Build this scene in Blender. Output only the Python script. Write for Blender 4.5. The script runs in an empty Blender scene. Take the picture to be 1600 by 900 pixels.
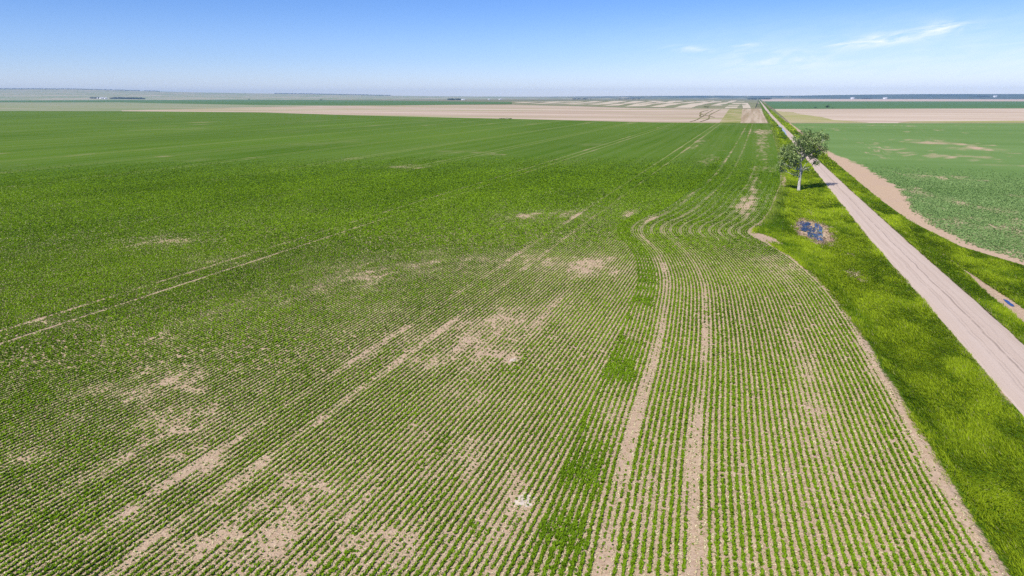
import bpy, math, random
import numpy as np
R_ = math.radians
C = bpy.context.scene.collection
scene = bpy.context.scene
rng = np.random.default_rng(7)
random.seed(7)

# ------------------------------------------------------------------ camera
CAM_H = 24.0
PITCH, YAW = 15.4366, 18.8561          # degrees down, degrees left of the road direction (+Y)
cd = bpy.data.cameras.new('camera')
cd.sensor_width = 36.0
cd.lens = 36.0 * 1081.0 / 1600.0
cd.clip_start, cd.clip_end = 0.5, 60000.0
cam = bpy.data.objects.new('camera', cd)
C.objects.link(cam)
cam.location = (0, 0, CAM_H)
cam.rotation_euler = (R_(90 - PITCH), 0, R_(YAW))
scene.camera = cam
CA, SA = math.cos(R_(YAW)), math.sin(R_(YAW))

# ------------------------------------------------------------------ light
SUN_EL = 48.0
SUN_FROM = (-4.6, -11.0)               # horizontal direction towards the sun
world = bpy.data.worlds.new('World')
scene.world = world
world.use_nodes = True
wn = world.node_tree
wn.nodes.clear()


class NT:
    """small helper for building node trees"""
    def __init__(self, tree):
        self.t = tree

    def n(self, typ, ins=None, **props):
        nd = self.t.nodes.new(typ)
        for k, v in props.items():
            setattr(nd, k, v)
        for k, v in (ins or {}).items():
            s = nd.inputs[k]
            if isinstance(v, bpy.types.NodeSocket):
                self.t.links.new(v, s)
            else:
                s.default_value = v
        return nd

    def math(self, op, a, b=0.0, c=0.0, clamp=False):
        return self.n('ShaderNodeMath', {0: a, 1: b, 2: c}, operation=op, use_clamp=clamp).outputs[0]

    def mix(self, f, a, b, blend='MIX'):
        a = a if isinstance(a, bpy.types.NodeSocket) else (*a, 1)
        b = b if isinstance(b, bpy.types.NodeSocket) else (*b, 1)
        return self.n('ShaderNodeMixRGB', {0: f, 1: a, 2: b}, blend_type=blend).outputs[0]

    def noise(self, vec, scale, detail=3.0, rough=0.6, dist=0.0):
        return self.n('ShaderNodeTexNoise', {'Vector': vec, 'Scale': scale, 'Detail': detail,
                                             'Roughness': rough, 'Distortion': dist}).outputs['Fac']

    def smooth(self, v, lo, hi, a=0.0, b=1.0):
        return self.n('ShaderNodeMapRange', {0: v, 1: lo, 2: hi, 3: a, 4: b},
                      interpolation_type='SMOOTHSTEP').outputs[0]

    def scaled(self, vec, s):
        return self.n('ShaderNodeVectorMath', {0: vec, 1: s}, operation='MULTIPLY').outputs[0]


w = NT(wn)
sky = w.n('ShaderNodeTexSky', sky_type='NISHITA', sun_disc=False,
          sun_elevation=R_(SUN_EL), sun_rotation=math.atan2(SUN_FROM[0], SUN_FROM[1]),
          altitude=600.0, air_density=1.0, dust_density=0.3, ozone_density=4.0)
geo = w.n('ShaderNodeTexCoord').outputs['Generated']
sep = w.n('ShaderNodeSeparateXYZ', {0: geo})
azi = w.math('ARCTAN2', sep.outputs[0], sep.outputs[1])       # clockwise from the road direction
ele = w.math('ARCSINE', sep.outputs[2])
DEG = 180 / math.pi
azd, eld = w.math('MULTIPLY', azi, DEG), w.math('MULTIPLY', ele, DEG)
cvec = w.n('ShaderNodeCombineXYZ', {0: w.math('MULTIPLY', azd, 0.35),
                                    1: w.math('ADD', w.math('MULTIPLY', eld, 1.9), w.math('MULTIPLY', azd, -0.25))}).outputs[0]
cn = w.noise(cvec, 1.0, 7.0, 0.62, 0.6)


def cloud_blob(a0, e0, ra, re, tilt, amp):
    da = w.math('SUBTRACT', azd, a0)
    de = w.math('SUBTRACT', w.math('SUBTRACT', eld, e0), w.math('MULTIPLY', da, tilt))
    q = w.math('ADD', w.math('POWER', w.math('DIVIDE', da, ra), 2.0), w.math('POWER', w.math('DIVIDE', de, re), 2.0))
    return w.math('MULTIPLY', w.math('EXPONENT', w.math('MULTIPLY', q, -1.0)), amp)


msum = None
for args in [(7.2, 3.75, 1.7, 0.42, 0.10, 0.9), (9.5, 4.0, 2.0, 0.3, 0.1, 0.8), (11.5, 4.5, 1.3, 0.42, 0.0, 0.9), (-4.6, 3.45, 1.7, 0.2, -0.1, 0.7),
             (-1.2, 3.75, 1.0, 0.14, 0.0, 0.6), (5.0, 3.6, 1.0, 0.16, 0.0, 0.6), (0.9, 2.6, 3.5, 0.7, 0.0, 0.5)]:
    b = cloud_blob(*args)
    msum = b if msum is None else w.math('ADD', msum, b)
wisp = w.math('MULTIPLY', msum, w.smooth(cn, 0.36, 0.68))
veil = w.math('MULTIPLY', w.math('MULTIPLY', w.smooth(azd, -22.0, 16.0), w.smooth(eld, 7.5, 0.6)),
              w.smooth(cn, 0.2, 0.9, 0.35, 0.8))
cmask = w.math('MINIMUM', w.math('ADD', w.math('MULTIPLY', wisp, 0.75), w.math('MULTIPLY', veil, 0.8)), 1.0)
hsv = w.n('ShaderNodeHueSaturation', {'Hue': 0.5, 'Saturation': 1.0, 'Value': 1.0, 'Color': sky.outputs[0]}).outputs[0]
clear = w.mix(w.smooth(eld, 0.0, 3.2), (0.98, 1.0, 1.32), (0.74, 0.85, 1.22))
clear = w.mix(w.smooth(eld, 2.0, 8.0), clear, (0.50, 0.70, 1.12))
skycol = w.mix(1.0, hsv, clear, 'MULTIPLY')
skycol = w.mix(cmask, skycol, (8.2, 8.7, 9.6))
bg = w.n('ShaderNodeBackground', {'Color': skycol, 'Strength': 0.092})
wn.links.new(bg.outputs[0], w.n('ShaderNodeOutputWorld').inputs['Surface'])

sd = bpy.data.lights.new('sun', 'SUN')
sd.energy, sd.angle, sd.color = 4.2, R_(0.53), (1.0, 0.95, 0.87)
sun = bpy.data.objects.new('sun', sd)
C.objects.link(sun)
sun.rotation_euler = (R_(90 - SUN_EL), 0, math.atan2(-SUN_FROM[0], SUN_FROM[1]) + math.pi)
sun.rotation_euler.z = math.atan2(SUN_FROM[0], -SUN_FROM[1])
scene.view_settings.view_transform = 'Standard'
scene.view_settings.look = 'None'
scene.view_settings.gamma = 1.0
scene.view_settings.use_curve_mapping = False
scene.view_settings.exposure = 0.48
scene.render.filter_size = 1.15
scene.cycles.max_bounces = 5
scene.cycles.diffuse_bounces = 2
scene.cycles.transmission_bounces = 3
scene.cycles.volume_bounces = 0
scene.cycles.use_denoising = False

# ------------------------------------------------------------------ helpers
_T = rng.random((8, 256, 256))


def vn(x, y, seed=0):
    """smooth value noise, 0..1"""
    x = np.asarray(x, float) + 37.3 * seed
    y = np.asarray(y, float) + 91.7 * seed
    i, j = np.floor(x).astype(int), np.floor(y).astype(int)
    fx, fy = x - i, y - j
    fx, fy = fx * fx * (3 - 2 * fx), fy * fy * (3 - 2 * fy)
    T = _T[seed % 8]
    a, b = T[i & 255, j & 255], T[(i + 1) & 255, j & 255]
    c, d = T[i & 255, (j + 1) & 255], T[(i + 1) & 255, (j + 1) & 255]
    return (a * (1 - fx) + b * fx) * (1 - fy) + (c * (1 - fx) + d * fx) * fy


def fbm(x, y, seed=0, octaves=4):
    s, a, t = 0.0, 0.5, 0.0
    for k in range(octaves):
        s = s + a * vn(np.asarray(x) * 2 ** k, np.asarray(y) * 2 ** k, seed + k)
        t += a
        a *= 0.55
    return s / t


def sstep(v, a, b):
    t = np.clip((np.asarray(v, float) - a) / (b - a), 0, 1)
    return t * t * (3 - 2 * t)


def lerp_tab(tab):
    t = np.array(tab, float)
    return lambda q: np.interp(q, t[:, 0], t[:, 1])


def tag(o, label=None, cat=None, group=None, kind=None):
    for k, v in (('label', label), ('category', cat), ('group', group), ('kind', kind)):
        if v:
            o[k] = v
    return o


def link_mesh(name, me, mat, parent=None):
    o = bpy.data.objects.new(name, me)
    C.objects.link(o)
    if mat:
        me.materials.append(mat)
    if parent:
        o.parent = parent
    return o


def mesh_obj(name, V, F, mat, parent=None, smooth=False, attrs=None, uv=None):
    """V (n,3); F (m,k) one face size"""
    V = np.ascontiguousarray(V, np.float32)
    F = np.ascontiguousarray(F, np.int32)
    me = bpy.data.meshes.new(name)
    m, k = F.shape
    me.vertices.add(len(V))
    me.vertices.foreach_set('co', V.ravel())
    me.loops.add(m * k)
    me.loops.foreach_set('vertex_index', F.ravel())
    me.polygons.add(m)
    me.polygons.foreach_set('loop_start', np.arange(0, m * k, k, dtype=np.int32))
    if smooth:
        me.polygons.foreach_set('use_smooth', np.ones(m, bool))
    for an, arr in (attrs or {}).items():
        arr = np.asarray(arr, np.float32)
        if arr.ndim == 1:
            me.attributes.new(an, 'FLOAT', 'POINT').data.foreach_set('value', arr)
        else:
            a4 = np.ones((len(arr), 4), np.float32)
            a4[:, :3] = arr
            me.attributes.new(an, 'FLOAT_COLOR', 'POINT').data.foreach_set('color', a4.ravel())
    if uv is not None:
        l = me.uv_layers.new(name='uv')
        l.data.foreach_set('uv', np.asarray(uv, np.float32)[F.ravel()].ravel())
    me.update(calc_edges=True)
    return link_mesh(name, me, mat, parent)


def grid_faces(nr, nc):
    i = np.arange(nr - 1)[:, None] * nc + np.arange(nc - 1)[None, :]
    i = i.ravel()
    return np.stack([i, i + 1, i + nc + 1, i + nc], 1)


def up_facing(X, Y, F):
    a, b, c = F[0, 0], F[0, 1], F[0, 2]
    cr = (X[b] - X[a]) * (Y[c] - Y[a]) - (Y[b] - Y[a]) * (X[c] - X[a])
    return F if cr > 0 else F[:, ::-1]


def sheet(name, X, Y, Z, mat, attrs=None, uv=None):
    """a sheet from 2-D arrays of coordinates"""
    F = grid_faces(*X.shape)
    F = up_facing(X.ravel(), Y.ravel(), F)
    return mesh_obj(name, np.stack([X.ravel(), Y.ravel(), Z.ravel()], 1), F, mat, smooth=True, attrs=attrs, uv=uv)


def tri_cloud(name, P0, P1, P2, col, mat, parent=None):
    n = len(P0)
    V = np.empty((n * 3, 3), np.float32)
    V[0::3], V[1::3], V[2::3] = P0, P1, P2
    F = np.arange(n * 3, dtype=np.int32).reshape(n, 3)
    return mesh_obj(name, V, F, mat, parent, attrs={'tint': np.repeat(col, 3, 0)})


def cam_rf(x, y):
    return x * CA + y * SA, -x * SA + y * CA      # metres to the right of / ahead of the viewpoint


# ------------------------------------------------------------------ materials
def new_mat(name):
    m = bpy.data.materials.new(name)
    m.use_nodes = True
    m.node_tree.nodes.clear()
    return m, NT(m.node_tree)


def finish(m, b, col, rough=0.9, bump=None, bump_d=0.05, spec=0.0):
    p = b.n('ShaderNodeBsdfPrincipled', {'Base Color': col, 'Roughness': rough, 'Specular IOR Level': spec})
    if bump is not None:
        bp = b.n('ShaderNodeBump', {'Height': bump, 'Distance': bump_d, 'Strength': 1.0})
        m.node_tree.links.new(bp.outputs[0], p.inputs['Normal'])
    o = b.n('ShaderNodeOutputMaterial')
    m.node_tree.links.new(p.outputs[0], o.inputs['Surface'])
    return m


def pos(b):
    return b.n('ShaderNodeTexCoord').outputs['Object']


def leaf_mat(name, translucent=0.3, gain=1.0):
    m, b = new_mat(name)
    a = b.n('ShaderNodeAttribute', attribute_name='tint').outputs['Color']
    if gain != 1.0:
        a = b.mix(1.0, a, (gain, gain, gain), 'MULTIPLY')
    d = b.n('ShaderNodeBsdfDiffuse', {'Color': a})
    t = b.n('ShaderNodeBsdfTranslucent', {'Color': a})
    mx = b.n('ShaderNodeMixShader', {0: translucent, 1: d.outputs[0], 2: t.outputs[0]})
    m.node_tree.links.new(mx.outputs[0], b.n('ShaderNodeOutputMaterial').inputs['Surface'])
    return m


M_LEAF = leaf_mat('plant_leaf')

SOIL = (0.42, 0.30, 0.205)


def soil_nodes(b, p):
    n1 = b.noise(p, 2.2, 5.0, 0.65)
    n2 = b.noise(p, 9.0, 3.0, 0.7)
    n3 = b.noise(p, 0.12, 4.0, 0.6)
    c = b.mix(b.smooth(n1, 0.3, 0.7), (0.38, 0.26, 0.165), (0.54, 0.395, 0.265))
    c = b.mix(b.smooth(n2, 0.52, 0.68, 0, 0.85), c, (0.66, 0.54, 0.37))      # straw
    c = b.mix(b.smooth(n2, 0.42, 0.28, 0, 0.5), c, (0.20, 0.14, 0.09))
    c = b.mix(b.smooth(n3, 0.35, 0.7, 0, 0.35), c, (0.44, 0.31, 0.235))
    return c, n2


def mat_crop_field():
    m, b = new_mat('crop_field_soil')
    p = pos(b)
    soil, n2 = soil_nodes(b, p)
    g = b.n('ShaderNodeAttribute', attribute_name='green').outputs['Fac']
    fine = b.noise(b.scaled(p, (3.2, 0.9, 1)), 1.0, 3.0, 0.7)
    streak = b.noise(b.scaled(p, (0.22, 0.0022, 1)), 1.0, 6.0, 0.72)
    broad = b.noise(b.scaled(p, (0.012, 0.004, 1)), 1.0, 5.0, 0.6)
    gc = b.mix(b.smooth(broad, 0.3, 0.7), (0.058, 0.122, 0.008), (0.092, 0.168, 0.015))
    gc = b.mix(b.smooth(streak, 0.35, 0.68, 0, 0.7), gc, (0.125, 0.185, 0.04))
    thin = b.noise(b.scaled(p, (0.02, 0.010, 1)), 1.0, 5.0, 0.7)
    gc = b.mix(b.smooth(thin, 0.56, 0.74, 0, 0.6), gc, (0.19, 0.21, 0.08))
    gc = b.mix(b.smooth(fine, 0.48, 0.8, 0, 0.6), gc, (0.13, 0.21, 0.04))
    gc = b.mix(b.smooth(fine, 0.45, 0.2, 0, 0.6), gc, (0.025, 0.075, 0.004))
    f = b.math('ADD', g, b.math('MULTIPLY', b.math('SUBTRACT', fine, 0.5), b.math('MULTIPLY', b.math('MULTIPLY', g, b.math('SUBTRACT', 1.0, g)), 3.0)))
    sx = b.n('ShaderNodeSeparateXYZ', {0: p}).outputs[0]
    tl = None
    for off in (29.8, 33.7):
        fx = b.math('FRACT', b.math('ADD', b.math('DIVIDE', b.math('ADD', sx, off), 40.2), 20.5))
        m1 = b.smooth(b.math('ABSOLUTE', b.math('SUBTRACT', fx, 0.5)), 0.4 / 40.2, 0.15 / 40.2)
        tl = m1 if tl is None else b.math('ADD', tl, m1)
    tl = b.math('MULTIPLY', b.math('MULTIPLY', b.math('MULTIPLY', tl, b.smooth(g, 0.45, 0.7)), b.smooth(sx, -24.0, -27.0)), b.smooth(streak, 0.25, 0.6, 0.2, 0.7))
    col = b.mix(b.smooth(f, 0.05, 0.95), soil, gc)
    col = b.mix(tl, col, (0.30, 0.30, 0.12))
    return finish(m, b, col, 0.95, n2, 0.06)


def mat_row_green():          # the broad-leaved field right of the road
    m, b = new_mat('pulse_field_soil')
    p = pos(b)
    soil, n2 = soil_nodes(b, p)
    g = b.n('ShaderNodeAttribute', attribute_name='green').outputs['Fac']
    fine = b.noise(p, 1.6, 3.0, 0.7)
    broad = b.noise(b.scaled(p, (0.004, 0.02, 1)), 1.0, 5.0, 0.6)
    gc = b.mix(b.smooth(broad, 0.3, 0.7), (0.115, 0.20, 0.05), (0.155, 0.245, 0.075))
    gc = b.mix(b.smooth(fine, 0.45, 0.75, 0, 0.5), gc, (0.17, 0.27, 0.115))
    f = b.math('ADD', g, b.math('MULTIPLY', b.math('SUBTRACT', fine, 0.5), b.math('MULTIPLY', b.math('MULTIPLY', g, b.math('SUBTRACT', 1.0, g)), 4.0)))
    return finish(m, b, b.mix(b.smooth(f, 0.1, 0.9), soil, gc), 0.95, fine, 0.1)


def mat_band(name, c1, c2, c3, sx, sy, rough=0.65, c4=None, s4=(0.01, 0.002)):
    """far farmland: three colours in drifts stretched along the workings"""
    m, b = new_mat(name)
    p = pos(b)
    n1 = b.noise(b.scaled(p, (sx, sy, 1)), 1.0, 6.0, rough)
    n2 = b.noise(b.scaled(p, (sx * 3.1, sy * 4.3, 1)), 1.0, 4.0, 0.6)
    c = b.mix(b.smooth(n1, 0.36, 0.64), c1, c2)
    c = b.mix(b.smooth(n2, 0.5, 0.72, 0, 0.8), c, c3)
    if c4:
        n3 = b.noise(b.scaled(p, (s4[0], s4[1], 1)), 1.0, 3.0, 0.5)
        c = b.mix(b.smooth(n3, 0.52, 0.62, 0, 0.85), c, c4)
    return finish(m, b, c, 0.95)


def mat_verge():
    m, b = new_mat('verge_turf')
    p = pos(b)
    n1 = b.noise(b.scaled(p, (0.30, 0.12, 1)), 1.0, 5.0, 0.6, 1.0)
    n2 = b.noise(p, 3.5, 3.0, 0.7)
    c = b.mix(b.smooth(n1, 0.35, 0.65), (0.045, 0.105, 0.006), (0.12, 0.19, 0.012))
    c = b.mix(b.smooth(n2, 0.55, 0.75, 0, 0.5), c, (0.22, 0.26, 0.05))
    bare = b.n('ShaderNodeAttribute', attribute_name='bare').outputs['Fac']
    s, _ = soil_nodes(b, p)
    f = b.math('ADD', bare, b.math('MULTIPLY', b.math('SUBTRACT', n2, 0.5), 0.7))
    return finish(m, b, b.mix(b.smooth(f, 0.4, 0.6), c, s), 0.95, n2, 0.15)


def mat_road():
    m, b = new_mat('gravel')
    uv = b.n('ShaderNodeUVMap', uv_map='uv').outputs[0]
    p = pos(b)
    sp = b.n('ShaderNodeSeparateXYZ', {0: uv})
    lat = b.n('ShaderNodeCombineXYZ', {0: b.math('MULTIPLY', sp.outputs[0], 22.0), 1: b.math('MULTIPLY', sp.outputs[1], 0.012)}).outputs[0]
    streak = b.noise(lat, 1.0, 5.0, 0.7, 0.2)
    grit = b.noise(p, 7.0, 4.0, 0.75)
    blot = b.noise(b.scaled(p, (0.5, 0.05, 1)), 1.0, 4.0, 0.6)
    c = b.mix(b.smooth(streak, 0.3, 0.7), (0.45, 0.35, 0.275), (0.54, 0.43, 0.35))
    c = b.mix(b.smooth(blot, 0.4, 0.75, 0, 0.4), c, (0.57, 0.465, 0.385))
    c = b.mix(b.smooth(grit, 0.5, 0.8, 0, 0.55), c, (0.58, 0.475, 0.395))
    c = b.mix(b.smooth(grit, 0.42, 0.22, 0, 0.6), c, (0.25, 0.19, 0.15))
    wob = b.math('MULTIPLY', b.math('SUBTRACT', b.noise(b.n('ShaderNodeCombineXYZ', {1: sp.outputs[1]}).outputs[0], 0.06, 3.0), 0.5), 0.05)
    u = b.math('ADD', sp.outputs[0], wob)
    for u0, wd, k in ((0.52, 0.012, 0.55), (0.30, 0.010, 0.3), (0.36, 0.008, 0.25), (0.70, 0.01, 0.2), (0.58, 0.008, 0.25)):
        d = b.math('ABSOLUTE', b.math('SUBTRACT', u, u0))
        brk = b.smooth(b.noise(p, 0.35, 4.0, 0.7), 0.3, 0.55)
        c = b.mix(b.math('MULTIPLY', b.smooth(d, wd * 2.2, wd * 0.4, 0, k), brk), c, (0.19, 0.15, 0.125))
    for u0, wd in ((0.25, 0.09), (0.75, 0.1)):
        d = b.math('ABSOLUTE', b.math('SUBTRACT', u, u0))
        c = b.mix(b.smooth(d, wd, wd * 0.3, 0, 0.3), c, (0.52, 0.42, 0.345))
    return finish(m, b, c, 0.95, grit, 0.04)


def mat_flat(name, col, rough=0.8, var=0.25, scale=1.0, spec=0.2):
    m, b = new_mat(name)
    p = pos(b)
    n = b.noise(p, scale, 4.0, 0.65)
    c = b.mix(b.smooth(n, 0.3, 0.7), tuple(q * (1 - var) for q in col), tuple(q * (1 + var) for q in col))
    return finish(m, b, c, rough, spec=spec)


def mat_water():
    m, b = new_mat('ditch_water')
    p = pos(b)
    n = b.noise(p, 1.5, 3.0, 0.6)
    c = b.mix(b.smooth(n, 0.35, 0.7), (0.015, 0.035, 0.14), (0.04, 0.04, 0.08))  # blue of the reflected deep sky is painted into the base colour
    return finish(m, b, c, 0.08, n, 0.02, spec=0.6)


# ------------------------------------------------------------------ ground heights and field edges
EDGE_PTS = [(15.8, -60), (15.6, 0), (15.0, 25), (14.2, 37.8), (13.8, 43.9), (13.4, 52.4), (13.0, 63.2), (12.2, 77.2), (10.6, 95.5), (7.4, 111.9),
            (3.6, 124.0), (1.6, 129.0), (0.9, 133.0), (1.5, 138.0), (3.0, 144.5), (5.0, 160.0), (6.5, 181.4), (8.6, 212.0), (10.3, 262.0),
            (11.7, 372.9), (12.5, 500.0), (13.5, 640.0), (14.0, 722.0)]
edge_x = lambda y: np.interp(y, [q[1] for q in EDGE_PTS], [q[0] for q in EDGE_PTS])
road_l = lerp_tab([(-60, 22.0), (60, 21.6), (90, 21.3), (130, 20.6), (200, 20.45), (300, 20.55), (520, 19.8), (1100, 17.4), (9000, 17.4)])
road_r = lerp_tab([(-60, 27.4), (60, 27.3), (90, 27.2), (130, 26.5), (200, 25.6), (300, 24.8), (520, 24.0), (1100, 21.9), (9000, 21.9)])
redge_x = lerp_tab([(-60, 170), (0, 110), (60, 68), (100, 47), (118, 39.8), (131, 34.3), (156, 31.2), (189, 30.4), (350, 30.3), (722, 30.0)])
RZ = 0.22


def left_ditch_z(t, y):
    return -0.62 * np.sin(np.pi * np.clip(t, 0, 1)) ** 0.9 + RZ * t - 0.0 * y


def right_ditch_z(t, y):
    return -0.5 * np.sin(np.pi * np.clip(t * 1.0, 0, 1)) ** 0.9 + RZ * (1 - t)


def z_at(x, y):
    e, l, r, q = edge_x(y), road_l(y), road_r(y), redge_x(y)
    z = np.zeros(np.broadcast(x, y).shape)
    tl = (x - e) / (l - e)
    tr = (x - r) / (q - r)
    z = np.where((tl > 0) & (tl < 1), left_ditch_z(tl, y), z)
    z = np.where((tl >= 1) & (tr <= 0), RZ, z)
    z = np.where((tr > 0) & (tr < 1), right_ditch_z(tr, y), z)
    return z


# smooth polyline of the field edge and distance to it
def catmull(pts, step=0.8):
    p = np.array(pts, float)
    out = []
    for i in range(len(p) - 1):
        p0, p1, p2, p3 = p[max(i - 1, 0)], p[i], p[i + 1], p[min(i + 2, len(p) - 1)]
        n = max(2, int(np.hypot(*(p2 - p1)) / step))
        t = np.linspace(0, 1, n, endpoint=False)[:, None]
        out.append(p1 + (p2 - p1) * t if n > 60 else
                   0.5 * ((2 * p1) + (-p0 + p2) * t + (2 * p0 - 5 * p1 + 4 * p2 - p3) * t * t + (-p0 + 3 * p1 - 3 * p2 + p3) * t ** 3))
    out.append(p[-1:])
    return np.concatenate(out)


EDGE = catmull([q for q in EDGE_PTS if -60 <= q[1] <= 722], 1.2)


def edge_dist(x, y):
    """distance into the field from its edge (negative outside) and nearest edge point"""
    x, y = np.asarray(x, float), np.asarray(y, float)
    d = np.empty(len(x))
    q = np.empty((len(x), 2))
    A, B = EDGE[:-1], EDGE[1:]
    for s in range(0, len(x), 4000):
        xs, ys = x[s:s + 4000], y[s:s + 4000]
        lo, hi = ys.min() - 45, ys.max() + 45
        k = (B[:, 1] > lo) & (A[:, 1] < hi)
        a, bb = A[k], B[k]
        ab = bb - a
        L2 = (ab ** 2).sum(1)
        px, py = xs[:, None] - a[None, :, 0], ys[:, None] - a[None, :, 1]
        t = np.clip((px * ab[:, 0] + py * ab[:, 1]) / L2, 0, 1)
        dx, dy = px - t * ab[:, 0], py - t * ab[:, 1]
        d2 = dx * dx + dy * dy
        i = d2.argmin(1)
        r = np.arange(len(xs))
        d[s:s + 4000] = np.sqrt(d2[r, i])
        q[s:s + 4000] = np.stack([xs - dx[r, i], ys - dy[r, i]], 1)
    sgn = np.where(x < edge_x(y), 1.0, -1.0)
    return d * sgn, q


PATCH = [(-25.4, 67.8, 2.2, 5.0, 0.8), (-20.9, 72.5, 1.2, 5.1, 0.65), (-22.3, 57.6, 2.4, 3.1, 0.4), (-48.2, 88.5, 8.5, 4.3, 0.55), (-30.0, 96.9, 10.6, 4.8, 0.6), (-21.6, 98.9, 2.9, 4.9, 0.7), (-49.6, 80.1, 5.3, 3.1, 0.6), (-52.4, 72.3, 4.1, 2.6, 0.4), (-39.3, 140.4, 8.1, 6.4, 0.7), (-45.2, 132.4, 3.9, 5.1, 0.5), (-93.4, 91.4, 4.4, 3.5, 0.65), (-77.1, 83.0, 5.9, 2.8, 0.4), (-49.4, 40.5, 3.3, 1.6, 0.6), (-45.8, 44.6, 2.8, 1.5, 0.55), (-70.0, 52.5, 5.6, 1.3, 0.45), (-115.8, 225.4, 5.1, 6.4, 0.7), (-128.6, 216.1, 6.8, 6.0, 0.4), (-110.5, 288.7, 8.4, 10.0, 0.4), (-19.9, 48.5, 2.6, 2.6, 0.4), (-19.7, 58.1, 0.4, 0.6, 1.3), (-11.5, 35.8, 0.6, 0.8, 1.4), (-8.6, 50.5, 1.0, 2.1, 0.6), (-33.2, 33.6, 2.6, 1.3, 0.6), (-22.9, 26.8, 3.9, 1.9, 0.62), (-29.8, 25.7, 2.2, 1.4, 0.35), (-24.6, 32.3, 3.6, 1.9, 0.5), (-16.2, 29.7, 2.9, 1.5, 0.4), (-16.2, 39.4, 2.0, 2.0, 0.5), (6.3, 55.6, 1.4, 7.1, 0.6), (6.0, 67.3, 1.1, 4.5, 0.55), (6.8, 108.6, 4.3, 5.3, 0.65), (-1.0, 162.7, 2.0, 13.7, 0.9), (1.0, 206.4, 1.4, 28.1, 0.8), (5.0, 396.2, 3.4, 104.8, 0.65), (5.2, 536.2, 8.2, 29.9, 0.8), (-15.3, 287.3, 4.0, 24.0, 0.6), (-27.7, 385.0, 4.1, 43.1, 0.5), (-18.9, 143.1, 1.8, 3.2, 0.5), (-39.7, 69.3, 4.5, 2.8, 0.35), (2.5, 54.2, 1.0, 3.7, 0.35), (-4.4, 39.2, 0.8, 2.2, 0.4), (-58.4, 272.6, 10.1, 11.3, 0.35), (-129.4, 289.9, 11.5, 10.3, 0.4), (-23.6, 147.5, 0.8, 4.2, 1.2), (-44.4, 29.7, 2.6, 1.1, 0.45), (-45.3, 35.6, 3.4, 1.0, 0.4)]
TRAM = [-29.8 - 40.2 * k for k in range(40)] + [-33.7 - 40.2 * k for k in range(40)]


def crop_cover(x, y, d, lines=True):
    """how much of the ground the crop covers, 0..1.3: seeding misses, poor soil and wheel tracks"""
    n1 = fbm(x / 9.0, y / 14.0, 1, 4)
    n2 = 0.5 * fbm(x / 1.0, y / 5.5, 3, 3) + 0.5 * fbm(x / 1.3, y / 1.6, 6, 3)
    n2 = 0.5 + 1.35 * (n2 - 0.5)
    n3 = fbm(x / 40.0, y / 30.0, 5, 3)
    dist = np.hypot(x, y)
    near = 1 - sstep(dist, 40, 120)
    c = 1.22 - 0.20 * near
    c = c - 0.40 * sstep(n1, 0.50, 0.75) * (0.35 + 0.6 * near) * (0.4 + 1.2 * n2) - 0.18 * sstep(n3, 0.5, 0.75)
    c = np.maximum(c - 0.55 * (n2 - 0.5), 0.35)
    c = c - 0.16 * sstep(26 - y, -16, 6) * sstep(-x, 5, 18) * sstep(n2, 0.45, 0.65)
    for cx, cy, ax, ay, s in PATCH:
        k = (np.abs(x - cx) < 2.6 * ax + 1) & (np.abs(y - cy) < 2.6 * ay + 1)
        if k.any():
            wob = 0.6 + 0.9 * fbm(x[k] / max(ax, 1) * 2.2, y[k] / max(ay, 1) * 1.2, 2, 3)
            r2 = ((x[k] - cx) / (ax * 1.25)) ** 2 + ((y[k] - cy) / (ay * 1.35)) ** 2
            c[k] -= 0.85 * s * np.exp(-r2 / wob ** 2) * (0.25 + 1.35 * n2[k])
    # tracks left by wheels: straight pairs, and two following the field edge
    fade = 1 - 0.15 * sstep(y, 130, 260)
    for i, tx in enumerate(TRAM):
        wob = 0.35 * (fbm(y / 30.0, np.full_like(y, tx), 4, 2) - 0.5) * 2
        wid = 0.27
        k = (1.0, 1.15)[i % 40] if i % 40 <= 1 else 0.7
        c -= 0.75 * k * fade * np.exp(-((x - tx - wob * 0.3) / wid) ** 2) * (0.55 + 0.8 * n2) * (d > 21)
    for d0, wid, s in ((20.2, 0.5, 1.0), (15.6, 0.5, 0.95), (9.2, 0.16, 0.35)):
        wob = 0.5 * (fbm(y / 8.0, np.full_like(y, d0), 6, 2) - 0.5)
        c -= s * np.exp(-((d - d0 - wob) / wid) ** 2) * (0.2 + 1.15 * fbm(x / 3, y / 6.0, 7, 3)) * (0.75 + 0.5 * sstep(y, 90, 60))
    # every few rows a bare seed run shows as a pale line where the pass swings round the corner
    if lines:
        ln = np.abs(((d - 0.22) / 1.76 + 0.5) % 1.0 - 0.5) * 1.76
        c -= (1.2 * (ln < 0.2) + 0.3 * (ln < 0.5)) * (d < 21.5) * sstep(y, 120, 134) * (1 - 0.7 * sstep(y, 165, 235))
    c -= 0.9 * sstep(0.9 + 0.5 * (y < 75) - d, 0, 1.2)
    return np.clip(c, 0.04, 1.3)


# ------------------------------------------------------------------ GROUND (one sheet to the horizon)
def spread(lo, hi, fine_lo, fine_hi, step, growth=1.18):
    a = list(np.arange(fine_lo, fine_hi + step / 2, step))
    s, v = step, a[-1]
    while v < hi:
        s *= growth
        v += s
        a.append(min(v, hi))
    s, v = step, a[0]
    while v > lo:
        s *= growth
        v -= s
        a.insert(0, max(v, lo))
    return np.array(a)


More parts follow.
